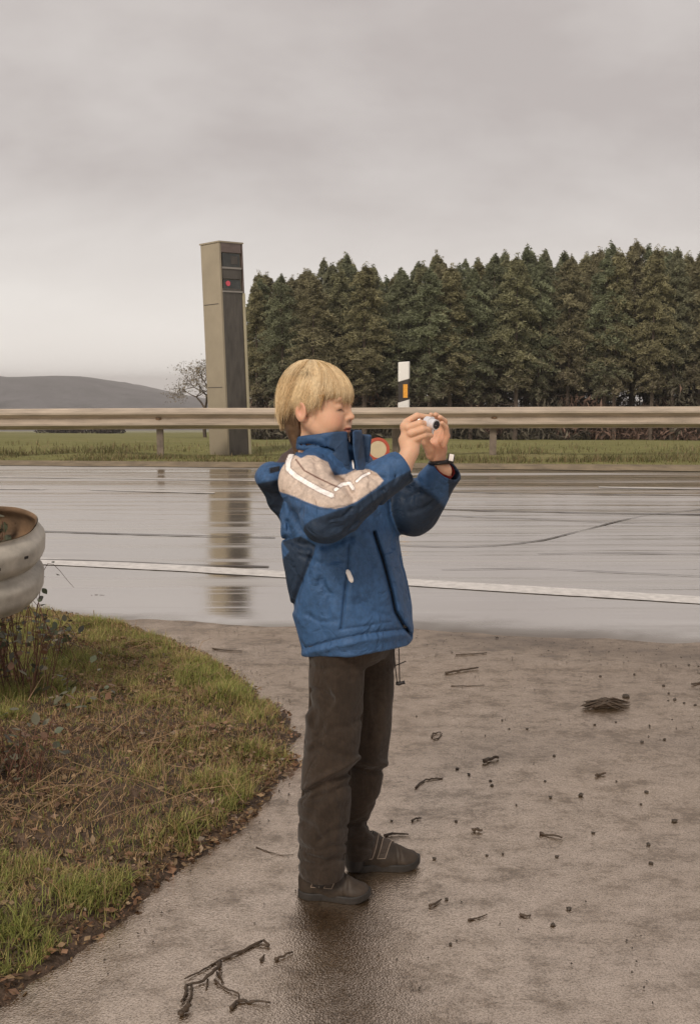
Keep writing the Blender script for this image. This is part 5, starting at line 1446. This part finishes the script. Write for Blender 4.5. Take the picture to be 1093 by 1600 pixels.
# collar: a standing tube, open at the front where the zip runs
COLC = B(521, 712, 0.0)
def collar_sdf(P):
    zt = B(500, 672)[2]; zb = B(500, 742)[2]
    zs = [zb - 0.01, zb + 0.03, (zb + zt) / 2, zt]
    cx = [B(514, 700)[0]] * 2 + [B(515, 700)[0], B(512, 700)[0]]
    d = dloft(P, zs, cx, [2.72] * 4, [0.104, 0.092, 0.087, 0.084], [0.098, 0.080, 0.075, 0.073], math.radians(-20), 2.2)
    # rim slopes: high at the chin, low at the nape
    cut = P[:, 2] - (B(500, 676)[2] + 0.17 * (P[:, 0] - B(500, 676)[0]))
    d = smax(d, cut, 0.004)
    inner = dloft(P, [z_ + 0.02 for z_ in zs], cx, [2.72] * 4, [0.092, 0.080, 0.076, 0.073], [0.086, 0.068, 0.064, 0.062], math.radians(-20), 2.2)
    inner = np.maximum(inner, zb + 0.02 - P[:, 2])
    d = np.maximum(d, -inner)
    # the far storm flap, standing open towards the camera he holds
    fl = dbox(P, B(562, 703, 0.015), (0.026, 0.006, 0.040), 0.004, np.array(Matrix.Rotation(math.radians(-8), 3, 'Z') @ Matrix.Rotation(math.radians(4), 3, 'Y')))
    d = smin(d, fl, 0.006)
    px, py = PX(P); ns_ = P[:, 1] < 2.72
    d = d + np.where(ns_, creases(px, py, [([(470, 695), (490, 694), (508, 700), (520, 705)], 3, 0.006), ([(466, 704), (490, 708), (515, 712)], 3.5, 0.004), ([(478, 686), (500, 687)], 5, -0.003), ([(546, 668), (547, 700), (552, 735)], 3.2, 0.012), ([(510, 688), (513, 715)], 2, 0.003)]), 0)
    return d + 0.0018 * fbm(P, 26, 71, 2)
V, Fq = nets(collar_sdf, (-0.16, 2.58, 1.09), (0.10, 2.86, 1.27), 0.0022, 'collar')
px, py = PX(V); col = np.tile(BLUE * 0.85, (len(V), 1))
dd = polyfield(px, py, [(546, 668), (547, 700), (552, 738)]); paint((V[:, 1] < 2.75) * np.clip((4.5 - dd) / 1.2, 0, 1), NAVY * 0.7)
paint(0.6 * inpoly(px, py, [(520, 674), (546, 671), (552, 735), (535, 732), (510, 712)], 4) * (V[:, 1] < 2.75), NAVY * 1.3)
paint(0.6 * inpoly(px, py, [(552, 672), (580, 684), (580, 712), (553, 720)], 3), NAVY * 1.6)
col = col * (1 + 0.12 * fbm(V, 18, 221, 3))[:, None]
mesh_obj('collar', V, Fq, M['jacket'], boy, smooth=True, colors=np.clip(col, 0, 1))

def surf_y(px, py, f, y0=2.40, y1=2.9, n=400):
    """depth at which the line of sight through a photo point first meets a surface"""
    D = np.linspace(y0, y1, n)
    P = np.array([W(px, py, d_) for d_ in D], np.float32)
    v = f(P); k = np.argmax(v < 0)
    return D[k] if v[k] < 0 else None
def on(px, py, f, lift=0.003):
    y = surf_y(px, py, f); y = 2.66 if y is None else y
    return W(px, py, y - lift)
zp = [on(x, y, collar_sdf if y < 722 else jacket_sdf, 0.001) for x, y in ((545.5, 671), (546, 684), (547, 698), (549, 712), (551, 724), (552, 733))]
zy = max(z_[1] for z_ in zp[:3])
MB().tube(catmull(np.array(zp), 3), 0.0024, 6).build('zip', M['reflective'], boy, smooth=True)
a = on(542, 890, jacket_sdf, 0.004); b2 = on(550, 910, jacket_sdf, 0.004)
MB().tube([a, a * 0.8 + b2 * 0.2, a * 0.2 + b2 * 0.8, b2], [0.003, 0.0062, 0.0062, 0.003], 8).build('zip_pull', M['reflective'], boy, smooth=True)
# drawcord with toggle below the hem
q1 = [B(622, 985, 0.0), B(623, 1030, -0.002), B(624, 1066, 0.0)]; q2 = [B(613, 990, 0.0), B(617, 1040, 0.0), B(620, 1067, 0.0)]
dc = MB(); dc.tube(catmull(np.array(q1), 4), 0.0016, 5); dc.tube(catmull(np.array(q2), 4), 0.0014, 5)
dco = dc.build('drawcord', M['black'], boy)
tg_ = MB(); tg_.tube([B(618, 1068), B(623, 1068), B(628, 1067), B(632, 1066)], [0.004, 0.006, 0.004, 0.0055], 8); tg_.build('toggle', M['black'], dco, smooth=True)
MB().tube([B(617, 1040), B(634, 1033)], 0.0014, 5).build('cord_end', M['black'], dco)
bt_ = on(632, 978, jacket_sdf, 0.003); MB().tube([bt_, bt_ + [0, -0.003, 0]], 0.005, 10).build('press_stud', M['black'], boy)
# red under-cuff and dark lining at the far wrist
axf = (WRF - ELF); axf /= np.linalg.norm(axf)
MB().tube([WRF - axf * 0.03, WRF + axf * 0.012], [0.030, 0.0285], 16, cap=False).build('inner_cuff', M['redcuff'], boy, smooth=True)

# watch on the far wrist
wc = B(700, 716, 0.000)
wt = MB(); ring = [B(687, 722, -.005) + 0.0255 * (math.cos(q) * np.array([1, 0, 0.1]) + math.sin(q) * np.array([0, 1, 0])) for q in np.linspace(0, 2 * math.pi, 17)]
wt.tube(ring, 0.0055, 6, cap=False); wo = wt.build('watch', M['black'], boy, smooth=True)
Rw = Matrix.Rotation(math.radians(-25), 3, 'Z') @ Matrix.Rotation(math.radians(10), 3, 'Y')
MB().box(B(704, 717, -.028), 0.016, 0.010, 0.022, R=Rw).build('watch_case', M['black'], wo, bevel=0.002)
MB().box(B(704.5, 715, -.0345), 0.012, 0.002, 0.017, R=Rw).build('watch_face', M['reflective'], wo, bevel=0.001)

# ---------------- trousers
near_rows = [(985, 482, 574), (1040, 482, 571), (1090, 482, 567), (1130, 479, 566), (1160, 474, 564), (1182, 473, 560), (1205, 471, 549), (1250, 467, 545), (1300, 465, 542), (1340, 463, 538), (1356, 465, 538), (1366, 468, 536)]
far_rows = [(985, 525, 616), (1060, 530, 615), (1120, 535, 612), (1180, 537, 606), (1205, 535, 600), (1240, 533, 591), (1280, 532, 578), (1300, 532, 579), (1318, 533, 586), (1336, 537, 580), (1350, 540, 568)]
def rows(rw, dD):
    z, x, a = [], [], []
    for (py, l, rg) in rw:
        p = B(l, py, dD); q = B(rg, py, dD); z.append(p[2]); x.append((p[0] + q[0]) / 2); a.append((q[0] - p[0]) / 2)
    return z, x, a
nz_, nx_, na_ = rows(near_rows, -0.075); fz_, fx_, fa_ = rows(far_rows, 0.085)
TC = [([(566, 1120), (545, 1135), (520, 1138)], 6, 0.004), ([(548, 1222), (520, 1238), (490, 1246)], 5, 0.005), ([(468, 1280), (490, 1292), (500, 1310)], 5, 0.004), ([(540, 1290), (515, 1300), (495, 1318)], 5, 0.004), ([(483, 1040), (505, 1046), (530, 1042)], 5, 0.003), ([(478, 1160), (498, 1150), (505, 1130)], 5, 0.004), ([(536, 1335), (510, 1345), (480, 1336)], 3.5, 0.004),([(563, 1184), (540, 1200), (505, 1214), (476, 1232)], 5, -0.006), ([(560, 1196), (530, 1215), (500, 1228), (474, 1240)], 6, 0.007), ([(475, 1175), (500, 1168), (540, 1182)], 7, 0.005),
      ([(482, 1078), (500, 1080), (520, 1092)], 5, 0.005), ([(480, 1092), (495, 1110), (490, 1135)], 7, 0.005), ([(478, 1120), (492, 1150), (480, 1172)], 6, -0.004), ([(465, 1322), (495, 1330), (536, 1318)], 5, 0.005),
      ([(464, 1345), (500, 1352), (536, 1342)], 4, 0.004), ([(468, 1255), (500, 1262), (540, 1252)], 8, -0.003), ([(510, 1225), (530, 1270), (525, 1320)], 8, -0.004), ([(500, 1240), (480, 1290)], 8, 0.004), ([(530, 1020), (525, 1080), (530, 1140)], 8, -0.003), ([(552, 1010), (548, 1060)], 6, 0.003)]
TF = [([(555, 1188), (580, 1196), (604, 1194)], 5, -0.005), ([(552, 1198), (580, 1206), (600, 1203)], 5, 0.006), ([(545, 1290), (565, 1284), (580, 1292)], 5, 0.006), ([(545, 1310), (570, 1300), (588, 1312)], 5, -0.004), ([(560, 1322), (580, 1326)], 4, 0.004), ([(585, 1080), (590, 1140)], 7, 0.003)]
ny_ = list(np.interp(nz_, [0.05, 0.35, 0.60, 0.68], [2.645, 2.645, 2.668, 2.685])); nb_ = [a * k for a, k in zip(na_, np.interp(nz_, [0.05, 0.3, 0.6], [1.12, 1.05, 0.92]))]
fy_ = list(np.interp(fz_, [0.05, 0.35, 0.60, 0.68], [2.805, 2.805, 2.795, 2.785])); fb_ = [a * k for a, k in zip(fa_, np.interp(fz_, [0.05, 0.3, 0.6], [1.25, 1.1, 0.92]))]
def leg_n(P): return dloft(P, nz_, nx_, ny_, na_, nb_, 0, 2.15)
def leg_f(P): return dloft(P, fz_, fx_, fy_, fa_, fb_, 0, 2.15)
def trou_sdf(P):
    px, py = PX(P)
    a = leg_n(P) + np.where(P[:, 1] < 2.66, 1.7 * creases(px, py, TC), 0)
    b = leg_f(P) + np.where(P[:, 1] < 2.83, 1.5 * creases(px, py, TF), 0)
    d = smin(a, b, 0.008)
    hip = dloft(P, [B(540, 1030)[2], B(540, 1000)[2], B(540, 960)[2]], [B(546, 1000)[0]] * 3, [2.725] * 3, [0.085, 0.106, 0.104], [0.10, 0.135, 0.13], math.radians(-25), 2.3)
    d = smin(d, hip, 0.02)
    d = d + 0.0040 * fbm(P, (11, 11, 10), 401, 2) + 0.0042 * (1 - 2.2 * np.abs(noise(P, (14, 14, 26), 402))) * (0.5 + 0.5 * noise(P, 5, 404))
    for z_, x_, a_, yc in ((nz_, nx_, na_, 2.645), (fz_, fx_, fa_, 2.805)):
        k = np.argmin(z_); hol = np.hypot(P[:, 0] - x_[k], P[:, 1] - yc) - (a_[k] - 0.007)
        d = np.maximum(d, -np.maximum(hol, P[:, 2] - z_[k] - 0.04))
    return d
V, Fq = nets(trou_sdf, (-0.17, 2.50, 0.045), (0.17, 2.96, 0.80), 0.0028, 'trousers')
TR = np.array([0.034, 0.0235, 0.0165])
col = TR * (1 + 0.30 * fbm(V, 9, 231, 3) + 0.12 * fbm(V, 60, 232, 2))[:, None]
px, py = PX(V)
kn = np.exp(-(((px - 515) / 35) ** 2 + ((py - 1222) / 30) ** 2)); col = col * (1 + 0.35 * kn)[:, None]      # worn pale at the knee
tro = mesh_obj('trousers', V, Fq, M['cord'], boy, smooth=True, colors=np.clip(col, 0, 1))

for sx, sy, dd_ in ((502, 1372, -0.075), (556, 1348, 0.085)):
    MB().tube([B(sx, sy - 55, dd_), B(sx - 2, sy, dd_), B(sx - 2, sy + 10, dd_)], [0.034, 0.030, 0.022], 16, cap=False).build('sock', M['black'], boy, smooth=True)
# ---------------- shoes
def shoe(heel_px, toe_px, lab_d):
    h_ = G(*heel_px); t_ = G(*toe_px); dv_ = t_ - h_; Ls = np.linalg.norm(dv_[:2]); an = math.atan2(dv_[1], dv_[0])
    Rs = np.array(Matrix.Rotation(an, 3, 'Z')); zg0 = ground_z(h_[0], h_[1])
    o3 = np.array([h_[0], h_[1], zg0])
    k = Ls / 0.20
    def loc(P): return ((P - o3.astype(np.float32)) @ Rs.astype(np.float32)) / k / np.array([1, 1, 1.22], np.float32)
    def upper(P):
        Q = loc(P)
        d = dell(Q, (0.034, 0, 0.030), (0.036, 0.032, 0.042))
        d = smin(d, dell(Q, (0.052, 0, 0.055), (0.040, 0.030, 0.034)), 0.02)
        d = smin(d, dell(Q, (0.105, 0, 0.024), (0.062, 0.036, 0.031)), 0.02)
        d = smin(d, dell(Q, (0.155, 0.002, 0.018), (0.045, 0.037, 0.0215)), 0.015)
        d = smin(d, dcone(Q, (0.060, 0, 0.064), (0.128, 0, 0.036), 0.020, 0.016), 0.015)
        d = smax(d, 0.006 - Q[:, 2], 0.004)
        d = smax(d, Q[:, 2] - (0.094 - 0.1 * Q[:, 0]), 0.004)
        d = smax(d, -dell(Q, (0.042, 0, 0.092), (0.028, 0.020, 0.028)), 0.004)
        cz = 0.0022 * np.exp(-((Q[:, 0] - 0.128 - 0.15 * np.abs(Q[:, 1])) / 0.0035) ** 2) + 0.0016 * np.exp(-((Q[:, 0] - 0.140 - 0.12 * np.abs(Q[:, 1])) / 0.003) ** 2)
        return (d + cz + 0.0022 * fbm(Q, 40, 7, 3)) * k
    def sole(P):
        Q = loc(P)
        a = dell(Q * np.array([1, 1, 0]), (0.038, 0, 0), (0.041, 0.034, 1)); b = dell(Q * np.array([1, 1, 0]), (0.145, 0.002, 0), (0.057, 0.041, 1)); c = dell(Q * np.array([1, 1, 0]), (0.09, 0, 0), (0.06, 0.031, 1))
        d = smin(smin(a, c, 0.01), b, 0.02)
        rise = 0.010 * np.clip((Q[:, 0] - 0.15) / 0.05, 0, 1) ** 2
        return smax(d, np.abs(Q[:, 2] - 0.008 - rise) - 0.009, 0.003) * k
    lo = np.minimum(h_, t_) - 0.06; hi = np.maximum(h_, t_) + 0.06; lo[2] = zg0 - 0.008; hi[2] = zg0 + 0.13
    V, Fq = nets(upper, lo, hi, 0.0022, 'shoe')
    Ql = loc(V.astype(np.float32)); c0 = np.array([0.028, 0.019, 0.0125])
    col = np.tile(c0, (len(V), 1)) * (1 + 0.35 * fbm(V, 30, 17, 3))[:, None]
    toe = np.clip((Ql[:, 0] - 0.12) / 0.03, 0, 1) * np.clip((0.9 * 1), 0, 1); col = col * (1 + 0.35 * toe)[:, None]
    so = mesh_obj('shoe', V, Fq, M['shoe'], boy, smooth=True, colors=np.clip(col, 0, 1))
    V, Fq = nets(sole, lo, hi, 0.0022, 'sole'); mesh_obj('sole', V, Fq, M['sole'], so, smooth=True)
    # two crossing straps with pale edging, lying on the upper
    def onup(x, a):     # a: angle round the foot, from -y side (near) over the top
        for q in np.linspace(0.075, 0.0, 90):
            c = np.array([x, 0, 0.022]); p = c + q * np.array([0, math.sin(a), math.cos(a)])
            w_ = o3 + Rs @ (p * k * np.array([1, 1, 1.22]))
            if upper(w_[None].astype(np.float32))[0] < 0.0006: return w_ + (Rs @ np.array([0, math.sin(a), math.cos(a)])) * 0.0016
        return o3 + Rs @ (np.array([x, 0, 0.03]) * k)
    for (x0, x1) in ((0.040, 0.080), (0.076, 0.114)):
        A = np.linspace(-1.25, 0.9, 12); xs = np.linspace(x0, x1, 12)
        r0 = [onup(x, a) for x, a in zip(xs, A)]; r1 = [onup(x + 0.022, a) for x, a in zip(xs, A)]
        v = [p for pr in zip(r0, r1) for p in pr]; up_ = np.array([0, -0.3, 0.9]) * 0.002
        vv = v + [p - up_ for p in v]; n_ = len(v)
        f = [(2 * i, 2 * i + 1, 2 * i + 3, 2 * i + 2) for i in range(11)] + [(2 * i + n_, 2 * i + 2 + n_, 2 * i + 3 + n_, 2 * i + 1 + n_) for i in range(11)]
        f += [(2 * i, 2 * i + 2, 2 * i + 2 + n_, 2 * i + n_) for i in range(11)] + [(2 * i + 1, 2 * i + 1 + n_, 2 * i + 3 + n_, 2 * i + 3) for i in range(11)] + [(0, n_, n_ + 1, 1)]
        mesh_obj('strap', vv, f, M['strap'], so, smooth=False)
        MB().tube(r0[::-1] + [(r0[0] + r1[0]) / 2 * 0 + r0[0]] + r1, 0.0014, 5).build('strap_edging', M['stitch'], so, smooth=True)
    return so
shoe((467, 1399), (578, 1407), 'near')
shoe((545, 1358), (655, 1354), 'far')

# ---------------- the camera he holds
cmb_ = B(668, 668, -.118)
ca = empty('camera', cmb_, 'small silver compact camera held up between the hands of the boy', 'camera')
Rk = Matrix.Rotation(math.radians(-32), 3, 'Z') @ Matrix.Rotation(math.radians(6), 3, 'Y')
lens_dir = np.array(Rk @ Vector((1, 0, 0))); 
cen = B(661, 667, -.125)
MB().box(cen, 0.022, 0.080, 0.048, R=Rk).build('camera_body', M['silver'], ca, bevel=0.006)
l0 = B(664, 660, -.158); l1 = B(681, 664, -.182)
l0 = B(666, 660, -.160)
MB().tube([l0, l0 * 0.5 + l1 * 0.5], 0.0150, 20).build('lens_ring', M['silver'], ca, smooth=False)
MB().tube([l0, l1], [0.0132, 0.0125], 20).build('lens_barrel', M['silver'], ca, smooth=False)
dn = (l1 - l0) / np.linalg.norm(l1 - l0)
MB().tube([l1 + dn * 0.0002, l1 + dn * 0.002], 0.0095, 20).build('lens_rim', M['black'], ca)
MB().tube([l1 + dn * 0.0018, l1 + dn * 0.0032], [0.007, 0.006], 16).build('lens', M['lens'], ca)
print('boy', time.time() - T0)
